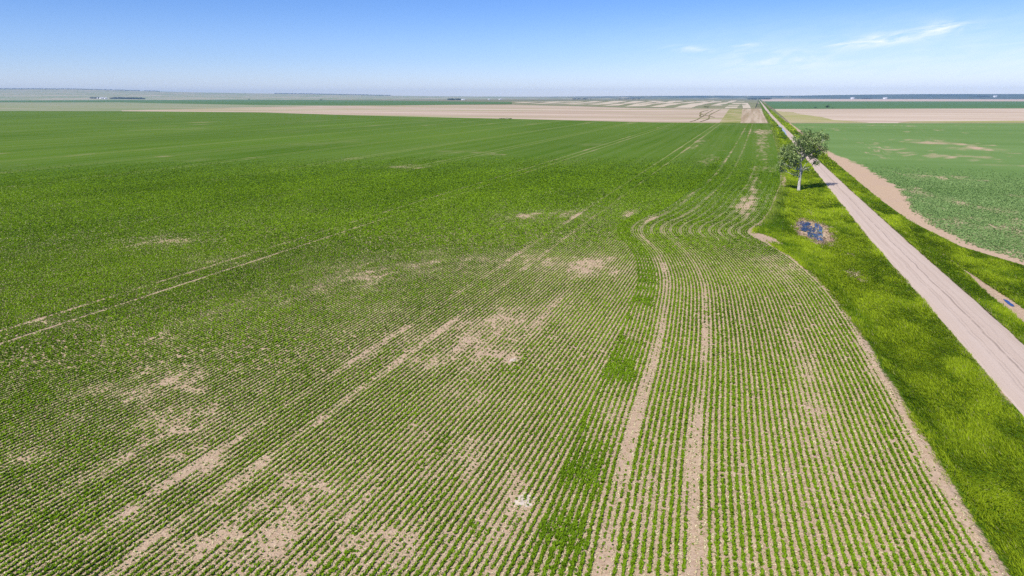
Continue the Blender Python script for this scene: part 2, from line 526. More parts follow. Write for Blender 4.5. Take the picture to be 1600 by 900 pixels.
FAR_R = 13500.0
gx = spread(-FAR_R, FAR_R, -60, 110, 6.0)
gy = spread(-FAR_R, FAR_R, -60, 400, 20.0)
GX, GY = np.meshgrid(gx, gy)
GZ = np.full(GX.shape, -0.35)
GZ -= 0.9 * (np.abs(GX - 24) < 60) * (GY < 730)
m_ground = mat_band('prairie_ground', (0.13, 0.155, 0.06), (0.28, 0.22, 0.14), (0.09, 0.15, 0.05), 0.0006, 0.0022, 0.6)
tag(sheet('ground', GX, GY, GZ, m_ground), 'flat prairie farmland ground reaching to the horizon', 'ground', kind='structure')

# hills ring: low rising country along the skyline
sky_px = [(-800, 140), (0, 139.8), (60, 139.8), (120, 140.0), (185, 141.5), (300, 144.5), (400, 146.2), (480, 147.2), (600, 149.3), (700, 150.6), (850, 151.0), (1000, 150.0), (1100, 149.6),
          (1180, 149.8), (1250, 149.4), (1300, 148.6), (1420, 147.3), (1600, 146.9), (2400, 147.5)]
_f = 1081.0
ang = np.radians(np.linspace(-180, 180, 1441))                    # bearing from +Y, clockwise
offc = np.degrees(ang) + YAW                                      # bearing off the view direction
offc = (offc + 180) % 360 - 180
pxs = 800 + 1121.5 * np.tan(np.radians(np.clip(offc, -60, 60)))
top_y = np.interp(pxs, [q[0] for q in sky_px], [q[1] for q in sky_px])
R_IN = np.interp(pxs, [-800, 300, 700, 1000, 1180, 1230, 2400], [6300, 6600, 7500, 8200, 9000, 9700, 9700])
R_OUT = 12300.0
zc_out = R_OUT * np.cos(np.radians(np.clip(offc, -60, 60)))
H_OUT = CAM_H + (151.5 - top_y) / 1121.5 * zc_out + 6 * (fbm(np.degrees(ang) * 0.35, ang * 0, 2, 4) - 0.5)
tt = np.concatenate([np.linspace(0, 1, 34), [1.04]])


def hill_z(bearing, r):
    """height of the rising country at a bearing (radians clockwise from +Y) and a distance"""
    ri = np.interp(bearing, ang, R_IN)
    h = np.interp(bearing, ang, H_OUT)
    t = np.clip((r - ri) / (R_OUT - ri), 0, 1)
    return -1.5 + (h + 1.5) * t ** 1.15 + 5 * np.sin(np.pi * t) * (fbm(bearing * 22, t * 5, 4, 3) - 0.5) * np.clip(h / 60, 0.1, 1)


HT, HA = np.meshgrid(tt, ang)
HR = R_IN[:, None] + (R_OUT - R_IN[:, None]) * HT
HZ = np.stack([hill_z(ang, HR[:, j]) for j in range(len(tt))], 1)
HZ[:, -1] = HZ[:, -2] - 12


def mat_hills():
    m, b = new_mat('hill_farmland')
    p = pos(b)
    n1 = b.noise(b.scaled(p, (0.0007, 0.0018, 1)), 1.0, 4.0, 0.55)
    n2 = b.noise(b.scaled(p, (0.0016, 0.0044, 1)), 1.0, 3.0, 0.5)
    c = b.mix(b.smooth(n1, 0.42, 0.56), (0.46, 0.38, 0.27), (0.12, 0.22, 0.07))
    c = b.mix(b.smooth(n2, 0.54, 0.62, 0, 0.8), c, (0.46, 0.36, 0.28))
    wood = b.n('ShaderNodeAttribute', attribute_name='wood').outputs['Fac']
    c = b.mix(wood, c, (0.045, 0.08, 0.065))
    return finish(m, b, c, 0.95)


px2 = np.repeat(pxs[:, None], len(tt), 1)
woodm = sstep(px2, 720, 1050) * (0.55 + 0.45 * sstep(HT, 0.2, 0.6)) * sstep(fbm(np.degrees(HA) * 1.5, HT * 3, 3, 4), 0.25, 0.5)
woodm = np.maximum(woodm, sstep(px2, 1150, 1300) * 0.9)
tag(sheet('hills', HR * np.sin(HA), HR * np.cos(HA), HZ, mat_hills(), attrs={'wood': woodm.ravel()}),
    'low hazy farmland hills rising along the skyline', 'hills', kind='structure')

# ------------------------------------------------------------------ main crop field (soil sheet)
yt = lerp_tab([(-3000, 690), (-1608, 804), (-1057, 967), (-767, 961), (-529, 847), (-259, 760), (-107, 703), (14, 712)])
us = np.concatenate([np.arange(0, 40, 0.5), np.arange(40, 120, 1.0), np.arange(120, 400, 4.0), np.geomspace(400, 1900, 40)])
vs = np.concatenate([np.linspace(-60, 20, 6)[:-1], np.arange(20, 200, 0.8), np.arange(200, 400, 2.0), np.linspace(400, 700, 100)])
U, Vv = np.meshgrid(us, vs)
fr = np.clip((Vv - 300) / 400.0, 0, 1)
FY = np.where(Vv > 300, 300 + fr * (yt(-U) - 300), Vv)
FX = edge_x(FY) - U
fl = FX.ravel(), FY.ravel()
fd = np.full(len(fl[0]), 99.0)
kk = (U.ravel() < 40) & (fl[1] > -60)
fd[kk] = edge_dist(fl[0][kk], fl[1][kk])[0]
cov = crop_cover(fl[0], fl[1], fd, False)
far_mix = 0.12 + 0.88 * sstep(np.hypot(*fl), 70, 190)
lat = (fbm(fl[0] / 60.0, fl[1] / 260.0, 6, 4) - 0.5)
green = np.clip(np.minimum(cov, 1.0) * far_mix * (1 - 0.25 * np.clip(lat * 2, 0, 1) * 0), 0, 1)
tag(sheet('crop_field', FX, FY, np.zeros(FX.shape), mat_crop_field(), attrs={'green': green}),
    'large green seeded field with crop rows left of the gravel road', 'field', kind='structure')

# ------------------------------------------------------------------ right hand field
vs2 = np.concatenate([np.arange(-60, 90, 10.0), np.arange(90, 260, 1.5), np.geomspace(260, 720, 60)])
us2 = np.concatenate([np.arange(0, 30, 0.6), np.arange(30, 150, 3.0), np.geomspace(150, 1700, 30)])
U2, V2 = np.meshgrid(us2, vs2)
RY = np.where(V2 > 300, 300 + (V2 - 300) / 420 * (722 + U2 * 0.36 - 300), V2)
RX = redge_x(V2) + U2
brown_w = lerp_tab([(-60, 1.2), (110, 1.2), (125, 1.4), (150, 1.6), (165, 2.4), (185, 4.5), (205, 7.0), (230, 7.6), (262, 8.0), (300, 5.5), (340, 2.0), (720, 0.8)])


def pulse_cover(x, y, u):
    n = fbm(x / 2.5, y / 4.0, 2, 4)
    nb = fbm(x / 22.0, y / 30.0, 4, 4)
    n5 = fbm(x / 0.9 + y * 0.25, y / 6.0, 6, 4)
    bw = brown_w(y) * (0.35 + 0.9 * n + 0.4 * n5)
    c = sstep(u - bw + 1.6 * (n5 - 0.5), -0.4, 2.4) * (1.0 - 0.5 * sstep(nb, 0.58, 0.75) * sstep(n, 0.4, 0.6))
    for cx, cy, ax, ay, s in [(92, 435, 12, 12, 0.95), (101, 392, 14, 14, 0.6), (120, 470, 90, 5, 0.35), (250, 500, 80, 4, 0.5), (52, 178, 5, 7, 0.5), (60, 160, 8, 3, 0.4), (80, 168, 6, 4, 0.5),
                              (70, 205, 10, 3, 0.45), (42, 205, 4, 12, 0.6), (47, 190, 2, 9, 0.6), (50, 250, 4, 12, 0.4), (84, 300, 12, 6, 0.35), (66, 150, 3, 6, 0.5)]:
        r2 = ((x - cx) / ax) ** 2 + ((y - cy) / ay) ** 2
        c = c - s * np.exp(-r2) * (0.3 + 1.2 * n)
    # faint lines where the drill turned
    ph = (x * 0.985 + y * 0.17 + 3 * fbm(x / 30, y / 60, 1, 2)) / 9.0
    c = c - 0.35 * (np.abs(ph - np.round(ph)) < 0.035) * sstep(fbm(x / 14, y / 14, 5, 2), 0.42, 0.6)
    return np.clip(c, 0, 1)


pc = pulse_cover(RX.ravel(), RY.ravel(), U2.ravel())
tag(sheet('pulse_field', RX, RY, np.zeros(RX.shape), mat_row_green(), attrs={'green': np.clip(pc * (0.55 + 0.45 * sstep(np.hypot(RX, RY).ravel(), 110, 220)), 0, 1)}),
    'blue green broad-leaved field right of the gravel road', 'field', kind='structure')

# ------------------------------------------------------------------ verges and road
m_verge = mat_verge()
vy = np.concatenate([np.arange(-60, 20, 10.0), np.arange(20, 260, 1.0), np.geomspace(260, 9000, 90)])
PUD = (12.1, 142.8)


def puddle_shape(x, y):
    """<1 inside the wet hollow in the left ditch"""
    dx, dy = x - 12.4, y - 141.0
    sk = dx - 0.05 * (-dy)
    r = np.sqrt((sk / 2.8) ** 2 + (dy / 12.0) ** 2)
    return r + 0.55 * (fbm(x / 1.3, y / 2.6, 5, 3) - 0.5)


DR = lerp_tab([(60, 33.0), (89.5, 30.9), (97, 30.9), (105, 30.6), (121, 30.6), (132, 30.0), (140, 29.6)])


def drain_bare(x, y):
    wdt = lerp_tab([(60, 1.0), (85, 1.6), (92, 1.5), (98, 1.25), (106, 0.75), (112, 0.22), (123, 0.12), (128, 0.0), (135, 0.0)])(y)
    d = np.abs(x - DR(y) - 0.3 * (fbm(y / 4.0, y * 0, 2, 3) - 0.5))
    return np.where((wdt > 0.02) & (y < 127), 1.3 - d / np.maximum(wdt, 0.05), 0.0)


t = np.linspace(0, 1, 25)
VY, VT = np.meshgrid(vy, t, indexing='ij')
EX = np.where(VY > 722, road_l(VY) - 6.0, edge_x(VY))
LX = EX + (road_l(VY) - EX) * VT
LZ = np.where(VY > 722, -0.1, left_ditch_z(VT, VY))
bare_l = 1.2 * sstep(1.12 - puddle_shape(LX, LY := VY), -0.12, 0.12)
# pale dry corner where the field edge turns, a dry strip by the tree, and thin edges
dl = LX - EX
bare_l = np.maximum(bare_l, (0.5 + 0.6 * fbm(LX / 0.8, VY / 2.0, 3, 3)) * np.exp(-(((LX - 3.6 + (VY - 128) * 0.3) / 2.6) ** 2 + ((VY - 128.5) / 6.0) ** 2) ** 3))
bare_l = np.maximum(bare_l, 1.0 * np.exp(-(((dl - 0.8) / 0.9) ** 2 + ((VY - 222) / 22) ** 2) ** 2))
bare_l = np.maximum(bare_l, (0.35 + 0.8 * fbm(VY / 6.0, VY * 0, 3, 3)) * np.exp(-(dl / 0.75) ** 2) * (VY < 150))
bare_l = np.maximum(bare_l, 0.85 * fbm(VY / 2.0, LX, 3, 3) * np.exp(-((road_l(VY) - LX) / 0.7) ** 2))
tag(sheet('verge', LX, VY, LZ, m_verge, attrs={'bare': bare_l.ravel()}),
    'wide grassy ditch between the crop rows and the gravel road', 'verge', kind='structure')
t2 = np.linspace(0, 1, 33) ** 1.3
VY2, VT2 = np.meshgrid(vy, t2, indexing='ij')
QX = np.where(VY2 > 722, road_r(VY2) + 6.0, redge_x(VY2))
RRX = road_r(VY2) + (QX - road_r(VY2)) * VT2
RRZ = np.where(VY2 > 722, -0.1, right_ditch_z(VT2, VY2))
bare_r = np.maximum(drain_bare(RRX, VY2), 0.85 * fbm(VY2 / 2.0, RRX, 3, 3) * np.exp(-((RRX - road_r(VY2)) / 0.7) ** 2))
tag(sheet('verge', RRX, VY2, RRZ, m_verge, attrs={'bare': bare_r.ravel()}),
    'narrow grass verge between gravel road and blue green field', 'verge', kind='structure')

ry = vy
cu = np.linspace(0, 1, 15)
YY, UU = np.meshgrid(ry, cu, indexing='ij')
jl = 0.55 * (fbm(ry / 3.0, ry * 0, 1, 3) - 0.5)
jr = 0.55 * (fbm(ry / 3.0, ry * 0, 2, 3) - 0.5)
rl, rr = road_l(ry) - 0.15 + jl, road_r(ry) + 0.15 + jr
RDX = rl[:, None] + (rr - rl)[:, None] * UU
prof = RZ + 0.05 + 0.09 * (1 - (2 * cu - 1) ** 2) - 0.16 * (np.abs(2 * cu - 1) > 0.99)
tag(sheet('road', RDX, YY, np.repeat(prof[None, :], len(ry), 0), mat_road(), uv=np.stack([UU.ravel(), YY.ravel()], 1)),
    'pale gravel road running straight to the horizon', 'road', kind='structure')

# ------------------------------------------------------------------ far fields
def far_relief(x, y):
    return 8.0 * fbm(x / 260.0, y / 420.0, 4, 2) ** 1.5 * sstep(y, np.interp(x, [-750, -458, -244, 0], [2180, 1860, 1590, 1590]), np.interp(x, [-750, -458, -244, 0], [2700, 2300, 2000, 2000]))


def bm_field(name, pts, z, mat, label, relief=False, cell=90):
    """flat far field from an outline, cut into cells so that it can follow the ground"""
    import bmesh
    bm = bmesh.new()
    f = bm.faces.new([bm.verts.new((x, y, 0)) for x, y in pts])
    if relief:
        xs, ys = [q[0] for q in pts], [q[1] for q in pts]
        for k in range(1, int((max(xs) - min(xs)) / cell)):
            bmesh.ops.bisect_plane(bm, geom=bm.verts[:] + bm.edges[:] + bm.faces[:], plane_co=(min(xs) + k * cell, 0, 0), plane_no=(1, 0, 0))
        for k in range(1, int((max(ys) - min(ys)) / cell)):
            bmesh.ops.bisect_plane(bm, geom=bm.verts[:] + bm.edges[:] + bm.faces[:], plane_co=(0, min(ys) + k * cell, 0), plane_no=(0, 1, 0))
    for v in bm.verts:
        v.co.z = z + (float(far_relief(v.co.x, v.co.y)) if relief else 0)
    bmesh.ops.recalc_face_normals(bm, faces=bm.faces)
    if sum(q.normal.z for q in bm.faces) < 0:
        bmesh.ops.reverse_faces(bm, faces=bm.faces)
    me = bpy.data.meshes.new(name)
    bm.to_mesh(me)
    bm.free()
    return tag(link_mesh(name, me, mat), label, 'field', kind='structure')


m_stub = mat_band('pale_stubble', (0.40, 0.30, 0.215), (0.55, 0.44, 0.34), (0.33, 0.26, 0.165), 0.0016, 0.016, 0.6, (0.30, 0.29, 0.13), (0.0015, 0.011))
bm_field('stubble_field', [(11.5, 714), (-32, 706), (-107, 704.5), (-259, 761.5), (-529, 848.5), (-767, 962.5), (-1057, 968.5), (-1107, 1013), (-1122, 1205), (-1151, 1444), (-1147, 1709), (-1031, 1859), (-908, 2043), (-750, 2196), (-458, 1872), (-244, 1596), (11, 1590)],
         -0.05, m_stub, 'pinkish tan stubble field beyond the far edge of the crop rows')
m_yg = mat_band('weedy_stubble', (0.24, 0.25, 0.07), (0.40, 0.33, 0.18), (0.18, 0.22, 0.05), 0.02, 0.012)
bm_field('weedy_strip', [(-32, 709), (-53, 1570), (-27, 1579), (-13, 712)], 0.1, m_yg, 'yellow green weedy strip across the tan stubble')
m_brown = mat_band('striped_stubble', (0.33, 0.245, 0.15), (0.50, 0.40, 0.29), (0.26, 0.23, 0.10), 0.09, 0.0015)
bm_field('striped_stubble_field', [(-13, 712), (-27, 1579), (6, 1588), (10.5, 716)], 0.1, m_brown, 'brown stubble strip with pale drill lines beside the road')
m_strip = mat_band('grey_green_pasture', (0.19, 0.20, 0.10), (0.24, 0.225, 0.13), (0.16, 0.20, 0.08), 0.003, 0.001)
strip_edge = lambda x: np.interp(x, [-750, -458, -244, 0], [2196, 1872, 1596, 1592])
bm_field('strip_field', [(-750, 2196), (-458, 1872), (-244, 1596), (-2, 1592), (9, 4910), (-716, 4666), (-1287, 3769)], 0.1, m_strip, 'grey green rolling land farmed in strips near the horizon', True)
m_pale = mat_band('fallow_strip', (0.50, 0.42, 0.30), (0.56, 0.47, 0.36), (0.44, 0.38, 0.25), 0.004, 0.002)
for i, (x0, x1, y0, y1) in enumerate([(-27, -11, 1640, 2700), (-66, -40, 1640, 3900), (-112, -86, 1900, 4400), (-176, -138, 1640, 3600), (-240, -208, 1700, 4300), (-318, -268, 1800, 3300), (-395, -350, 1900, 4200), (-470, -425, 2050, 3500),
                                      (-560, -505, 2150, 4300), (-650, -600, 2250, 3500), (-745, -690, 2350, 4000), (-850, -790, 2500, 3500), (-940, -890, 2700, 3700)]):
    bm_field('fallow_strip', [(x0, y0), (x1, y0 + 15), (x1 - 20, y1), (x0 - 25, y1 - 30)], 0.3, m_pale, 'pale fallow strips in the grey green rolling land near the horizon', True, 60)['group'] = 'pale fallow strips near the horizon'
m_green2 = mat_band('distant_green_crop', (0.065, 0.14, 0.035), (0.10, 0.18, 0.055), (0.085, 0.15, 0.05), 0.0006, 0.003)
bm_field('distant_crop', [(-4386, 1966), (-2750, 2525), (-1474, 1850), (-1031, 1859), (-857, 2510), (-1126, 3297), (-2495, 4505), (-4610, 5795), (-5847, 5373), (-9323, 4186)], -0.05, m_green2, 'dark green crop beyond the stubble on the left')
m_paleg = mat_band('grey_green_stubble', (0.22, 0.26, 0.13), (0.30, 0.29, 0.19), (0.16, 0.23, 0.10), 0.0012, 0.006)
bm_field('distant_pasture', [(-1782, 770), (-1608, 806), (-1058.5, 969.5), (-1109, 1015), (-1124, 1205), (-1153, 1444), (-1149, 1709), (-1033, 1859), (-1474, 1850), (-2750, 2525), (-4386, 1966)], -0.02, m_paleg, 'pale grey green pasture left of the tan stubble')
m_r1 = mat_band('tan_stubble', (0.43, 0.325, 0.235), (0.58, 0.47, 0.365), (0.36, 0.30, 0.18), 0.0016, 0.02, 0.6)
bm_field('stubble_field', [(32, 726), (1732, 1336), (2400, 2716), (698, 1917), (36, 1580)], -0.05, m_r1, 'tan stubble field beyond the blue green field on the right')
m_yg2 = mat_band('weedy_corner', (0.30, 0.30, 0.09), (0.43, 0.35, 0.21), (0.24, 0.27, 0.08), 0.008, 0.012)
bm_field('weedy_corner', [(33, 735), (105, 765), (80, 840), (78, 960), (62, 1100), (58, 1250), (46, 1290), (33, 1400)], 0.05, m_yg2, 'yellow green weedy corner of the stubble beside the road')
bm_field('weedy_edge', [(130, 768), (330, 842), (420, 905), (260, 868), (150, 815)], 0.11, m_yg2, 'olive weedy edge along the near side of the right stubble')
m_r2 = mat_band('far_right_crop', (0.075, 0.155, 0.055), (0.095, 0.18, 0.07), (0.085, 0.165, 0.06), 0.001, 0.004)
bm_field('distant_crop', [(36, 1585), (698, 1919), (2400, 2718), (4000, 5800), (1794, 4945), (36, 4347)], -0.05, m_r2, 'dark green crop beyond the tan stubble on the right')
m_r3 = mat_band('pink_fallow', (0.50, 0.37, 0.30), (0.54, 0.42, 0.33), (0.45, 0.36, 0.26), 0.0006, 0.002)
bm_field('distant_fallow', [(36, 4350), (1794, 4948), (4000, 5803), (6200, 9200), (4063, 9900), (36, 9900)], -0.04, m_r3, 'pinkish fallow land below the blue skyline on the right')


# dark vehicle tracks crossing the stubble
def ribbon(pts, width, z=0.16):
    p = np.array(pts, float)
    d = np.gradient(p, axis=0)
    d /= np.hypot(d[:, 0], d[:, 1])[:, None]
    n = np.stack([-d[:, 1], d[:, 0]], 1)
    L, Rr = p + n * width / 2, p - n * width / 2
    V = np.concatenate([np.c_[L, np.full(len(p), z)], np.c_[Rr, np.full(len(p), z)]])
    k = len(p)
    i = np.arange(k - 1)
    F = np.stack([i + k, i + k + 1, i + 1, i], 1)
    return V, F


m_trk = mat_flat('weedy_track', (0.19, 0.16, 0.05), 0.95, 0.4, 0.15)
for zi, pts in enumerate(([(-62, 738), (-60, 790), (-63, 900), (-66, 1006), (-71, 1150), (-78, 1442)], [(-52, 738), (-50, 831), (-56, 945), (-60, 1030), (-63, 1200), (-66, 1460)], [(-47, 900), (-57, 960), (-66, 1006), (-80, 1120), (-86, 1260), (-84, 1370)],
                          [(-58, 925), (-66, 940), (-72, 1010), (-74, 1060)])):
    V, F = ribbon(catmull(pts, 8.0), 1.6 if zi < 2 else 2.2, 0.16 + 0.03 * zi)
    tag(mesh_obj('vehicle_track', V, F, m_trk), 'dark olive vehicle track curving across the tan stubble', 'track', 'vehicle tracks crossing the tan stubble', 'structure')

# ------------------------------------------------------------------ water
m_water = mat_water()


def blob(name, cx, cy, ax, ay, z, seed, label, n=40, rough=0.5, mat=None):
    a = np.linspace(0, 2 * np.pi, n, endpoint=False)
    r = 1 + rough * 2 * (fbm(np.cos(a) * 1.6 + 5, np.sin(a) * 1.6 + seed * 3.1, seed, 3) - 0.5)
    V = [(cx, cy, z)] + [(cx + ax * q * math.cos(b), cy + ay * q * math.sin(b), z) for b, q in zip(a, r)]
    F = [(0, 1 + i, 1 + (i + 1) % n) for i in range(n)]
    return tag(mesh_obj(name, V, F, mat or m_water), label, 'puddle', kind='structure')


zp = float(z_at(np.array(12.4), np.array(141.0)))
blob('puddle', 13.3, 138.5, 1.6, 7.6, zp + 0.06, 3, 'dark blue water filling the right half of the reedy ditch hollow', 48, 0.9)
blob('puddle', 11.2, 146.0, 1.8, 5.6, zp + 0.075, 5, 'broken blue water in the upper left of the reedy ditch hollow', 48, 1.1)
blob('puddle', 11.5, 137.3, 0.5, 3.6, zp + 0.05, 1, 'thin sliver of blue water low in the reedy ditch hollow', 30, 0.9)
blob('puddle', 31.0, 95.3, 0.26, 1.7, float(z_at(np.array(31.0), np.array(95.3))) + 0.05, 2, 'small dark puddle in the muddy drain right of the road', 30, 0.5)
m_wet = mat_flat('wet_gravel', (0.17, 0.15, 0.19), 0.15, 0.3, 0.2, 0.9)
blob('puddle', 19.9, 575, 1.15, 72, RZ + 0.135, 3, 'wet puddled stretch on the gravel road behind the tree', 60, 0.5, m_wet)
blob('puddle', 22.2, 545, 0.45, 55, RZ + 0.12, 6, 'narrow wet rut on the right of the road behind the tree', 60, 0.4, m_wet)
blob('puddle', 18.6, 1112, 0.7, 26, RZ + 0.13, 4, 'distant small wet patch far up the gravel road', 30, 0.4, mat_flat('wet_mud', (0.10, 0.07, 0.06), 0.4, 0.3, 0.2))


m_salt = mat_flat('pale_crusted_soil', (0.56, 0.475, 0.385), 0.95, 0.2, 3.0, 0.0)
for (cx, cy, ax, ay, sd_, lab) in [(-11.5, 35.8, 0.55, 0.75, 2, 'whitish crusted bare spot among the near crop rows'), (-19.7, 58.1, 0.24, 0.40, 4, 'small whitish bare spot farther up the crop rows')]:
    tag(blob('bare_spot', cx, cy, ax, ay, 0.006, sd_, lab, 36, 0.9, m_salt), lab, 'bare soil', kind='structure')

# ------------------------------------------------------------------ plants as stuff
def clumps(x, y, z, nl, size, width, upk, c_lo, c_hi, tone, lean=None, hgt=None, along=1.0):
    """nl leaf triangles per plant; returns three corner arrays and colours"""
    n = len(x)
    X, Y, Z = (np.repeat(np.asarray(q, np.float32), nl) for q in (x, y, z))
    S = np.repeat(np.asarray(size, np.float32), nl) * rng.uniform(0.7, 1.3, n * nl)
    az = rng.uniform(0, 2 * np.pi, n * nl)
    rise = rng.uniform(*upk, n * nl) * S
    if hgt is not None:
        rise = rise * np.repeat(hgt, nl)
    dx, dy = np.cos(az) * S * 0.55, np.sin(az) * S * 0.55 * along
    bx, by = X + rng.normal(0, 0.10, n * nl) * S * 2, Y + rng.normal(0, 0.14, n * nl) * S * 2
    if lean is not None:
        dx = dx + np.repeat(lean[0], nl) * S
        dy = dy + np.repeat(lean[1], nl) * S
    wx, wy = -np.sin(az) * S * width, np.cos(az) * S * width
    low = Z + 0.01 + 0.25 * rise * rng.random(n * nl)
    a = np.stack([bx - wx * 0.5, by - wy * 0.5, low], 1)
    b = np.stack([bx + wx * 0.5, by + wy * 0.5, low + 0.02], 1)
    c = np.stack([bx + dx, by + dy, Z + rise], 1)
    k = np.clip(np.repeat(tone, nl) + rng.normal(0, 0.22, n * nl), 0, 1)[:, None]
    col = np.asarray(c_lo) * (1 - k) + np.asarray(c_hi) * k
    return a, b, c, col


def in_view(x, y, lo, hi, margin=14):
    r, f = cam_rf(x, y)
    f = f * (1 + rng.uniform(-0.13, 0.13, np.shape(f)))      # ragged hand-over between coarser and finer plants
    return (f > lo) & (f <= hi) & (np.abs(r) < 0.76 * f + margin)


ROW = 0.44
LOD = [(18, 62, 0.09, 7, 0.16, 0.85), (62, 120, 0.13, 6, 0.175, 0.95), (120, 200, 0.20, 4, 0.21, 1.05), (200, 310, 0.32, 3, 0.235, 1.25)]
parts = []
for lo, hi, dy, nl, size, wd in LOD:
    # straight rows along the road direction
    xs = np.arange(-10.6 + 7, -10.6 - (0.76 * hi + 20 + hi * 0.35), -ROW)
    ys = np.arange(10, hi * 1.22 + 10, dy)
    for blk in np.array_split(xs, max(1, len(xs) * len(ys) // 800000 + 1)):
        X, Y = np.meshgrid(blk, ys)
        X, Y = X.ravel(), Y.ravel()
        k = in_view(X, Y, lo, hi) & (X < edge_x(Y) - 10)
        X, Y = X[k], Y[k]
        if not len(X):
            continue
        d = np.full(len(X), 99.0)
        nr = X > edge_x(Y) - 46
        if nr.any():
            d[nr] = edge_dist(X[nr], Y[nr])[0]
        Y = Y + rng.uniform(-0.5, 0.5, len(Y)) * dy
        X = X + rng.normal(0, 0.022, len(X)) + 0.06 * (fbm(Y / 5.0, X * 0.02, 3, 2) - 0.5)
        c = crop_cover(X, Y, d)
        k = (d > 21.6 + 2.2 * (fbm(X * 0, Y / 11.0, 2, 2) > 0.47) * (Y < 100)) & (rng.random(len(X)) < c * 1.3)
        k &= rng.random(len(X)) < 1 - sstep(np.hypot(X, Y), 175, 315)
        parts.append((X[k], Y[k], c[k], nl, size, wd))
    # rows that follow the field edge
    area_y = np.array([max(10, lo * 0.7), hi * 1.25 + 10])
    n = int((area_y[1] - area_y[0]) * 40.5 / (ROW * dy) * 1.45)
    X, Y = rng.uniform(-25, 15.5, n), rng.uniform(*area_y, n)
    k = in_view(X, Y, lo, hi) & (X < edge_x(Y)) & (X > edge_x(Y) - 40)
    X, Y = X[k], Y[k]
    if len(X):
        d, q = edge_dist(X, Y)
        k = (d > 0.25) & (d < 24.2)
        X, Y, d, q = X[k], Y[k], d[k], q[k]
        dr = (np.floor(d / ROW) + 0.5) * ROW
        s = (dr + rng.normal(0, 0.022, len(d))) / np.maximum(d, 0.05)
        X, Y = q[:, 0] + (X - q[:, 0]) * s, q[:, 1] + (Y - q[:, 1]) * s
        c = crop_cover(X, Y, dr)
        # odd thinner rows
        c = c * (0.8 + 0.35 * vn(dr * 2.27, Y / 25.0, 5))
        k = (rng.random(len(X)) < c * 1.3) & (rng.random(len(X)) < 1 - sstep(np.hypot(X, Y), 175, 315))
        parts.append((X[k], Y[k], c[k], nl, size, wd))
    # plants between rows where two passes overlap or weeds fill the gaps
    n = int(hi * 420) if hi < 130 else int(hi * 40)
    X, Y = rng.uniform(-60 if hi < 130 else -120, 6, n), rng.uniform(10, hi * 1.05, n)
    k = in_view(X, Y, lo, hi) & (X < edge_x(Y) - 1)
    X, Y = X[k], Y[k]
    if len(X):
        d = np.full(len(X), 99.0)
        nr = X > edge_x(Y) - 46
        if nr.any():
            d[nr] = edge_dist(X[nr], Y[nr])[0]
        wgt = np.where((d > 21.3) & (d < 24.4) & (fbm(X * 0, Y / 11.0, 2, 2) < 0.45) & (fbm(X / 3, Y / 9.0, 6, 3) > 0.48), 1.0, 0.0)
        wgt += 0.8 * np.exp(-((X + 19.0) / 0.5) ** 2) * sstep(fbm(X * 0, Y / 6.0, 2, 3), 0.45, 0.6) * (Y < 70)
        wgt += 0.08 * sstep(fbm(X / 6.0, Y / 10.0, 7, 3), 0.56, 0.7)
        k = rng.random(len(X)) < wgt
        parts.append((X[k], Y[k], np.full(k.sum(), 1.1), nl, size, wd))
A, B, Cc, K = [], [], [], []
for X, Y, c, nl, size, wd in parts:
    tone = 0.15 + 0.75 * fbm(X / 14.0, Y / 20.0, 3, 3) + 0.25 * (vn(X / 1.2, Y / 3.0, 6) - 0.5)
    dst = np.hypot(X, Y)
    tone = tone + 0.16 + 0.10 * sstep(dst, 40, 140) - 0.12 * sstep(dst, 170, 300)
    a, b, cc, col = clumps(X, Y, np.zeros(len(X)), nl, size * (0.60 + 0.44 * c) * (1 if nl > 4 else rng.uniform(0.7, 1.3, len(X))), wd, (0.35, 0.95) if nl > 6 else (0.32, 0.85), (0.048, 0.112, 0.005), (0.205, 0.335, 0.014), tone, along=1.35 if nl > 5 else 1.7)
    A.append(a); B.append(b); Cc.append(cc); K.append(col)
o = tri_cloud('crop_plants', np.concatenate(A), np.concatenate(B), np.concatenate(Cc), np.concatenate(K), M_LEAF)
tag(o, 'young green crop plants standing in drilled rows across the field', 'crop', kind='stuff')
NCROP = len(o.data.polygons)

# last year's stubble standing between the rows
sx, sy = [], []
for lo, hi, dy in ((18, 62, 0.10), (62, 120, 0.17), (120, 170, 0.36)):
    xs = np.arange(-3.6 + ROW / 2, -10.6 - (0.76 * hi + 20 + hi * 0.35), -ROW)
    X, Y = (q.ravel() for q in np.meshgrid(xs, np.arange(10, hi * 1.22 + 10, dy)))
    k = in_view(X, Y, lo, hi) & (X < edge_x(Y) - 18) & (rng.random(len(X)) < 0.85)
    X, Y = X[k], Y[k]
    d = np.full(len(X), 99.0)
    nr = X > edge_x(Y) - 46
    d[nr] = edge_dist(X[nr], Y[nr])[0]
    k = d > 21.6
    sx.append(X[k]); sy.append(Y[k])
    n = int((hi * 1.12 + 10) * 40 / (ROW * dy))
    X, Y = rng.uniform(-24, 15.5, n), rng.uniform(10, hi * 1.12 + 10, n)
    k = in_view(X, Y, lo, hi) & (X < edge_x(Y)) & (rng.random(n) < 0.8)
    X, Y = X[k], Y[k]
    d, q = edge_dist(X, Y)
    k = (d > 0.25) & (d < 24)
    X, Y, d, q = X[k], Y[k], d[k], q[k]
    f = np.floor(d / ROW) * ROW / np.maximum(d, 0.05)
    sx.append(q[:, 0] + (X - q[:, 0]) * f); sy.append(q[:, 1] + (Y - q[:, 1]) * f)
X, Y = np.concatenate(sx), np.concatenate(sy)
X, Y = X + rng.normal(0, 0.05, len(X)), Y + rng.uniform(-0.15, 0.15, len(X))
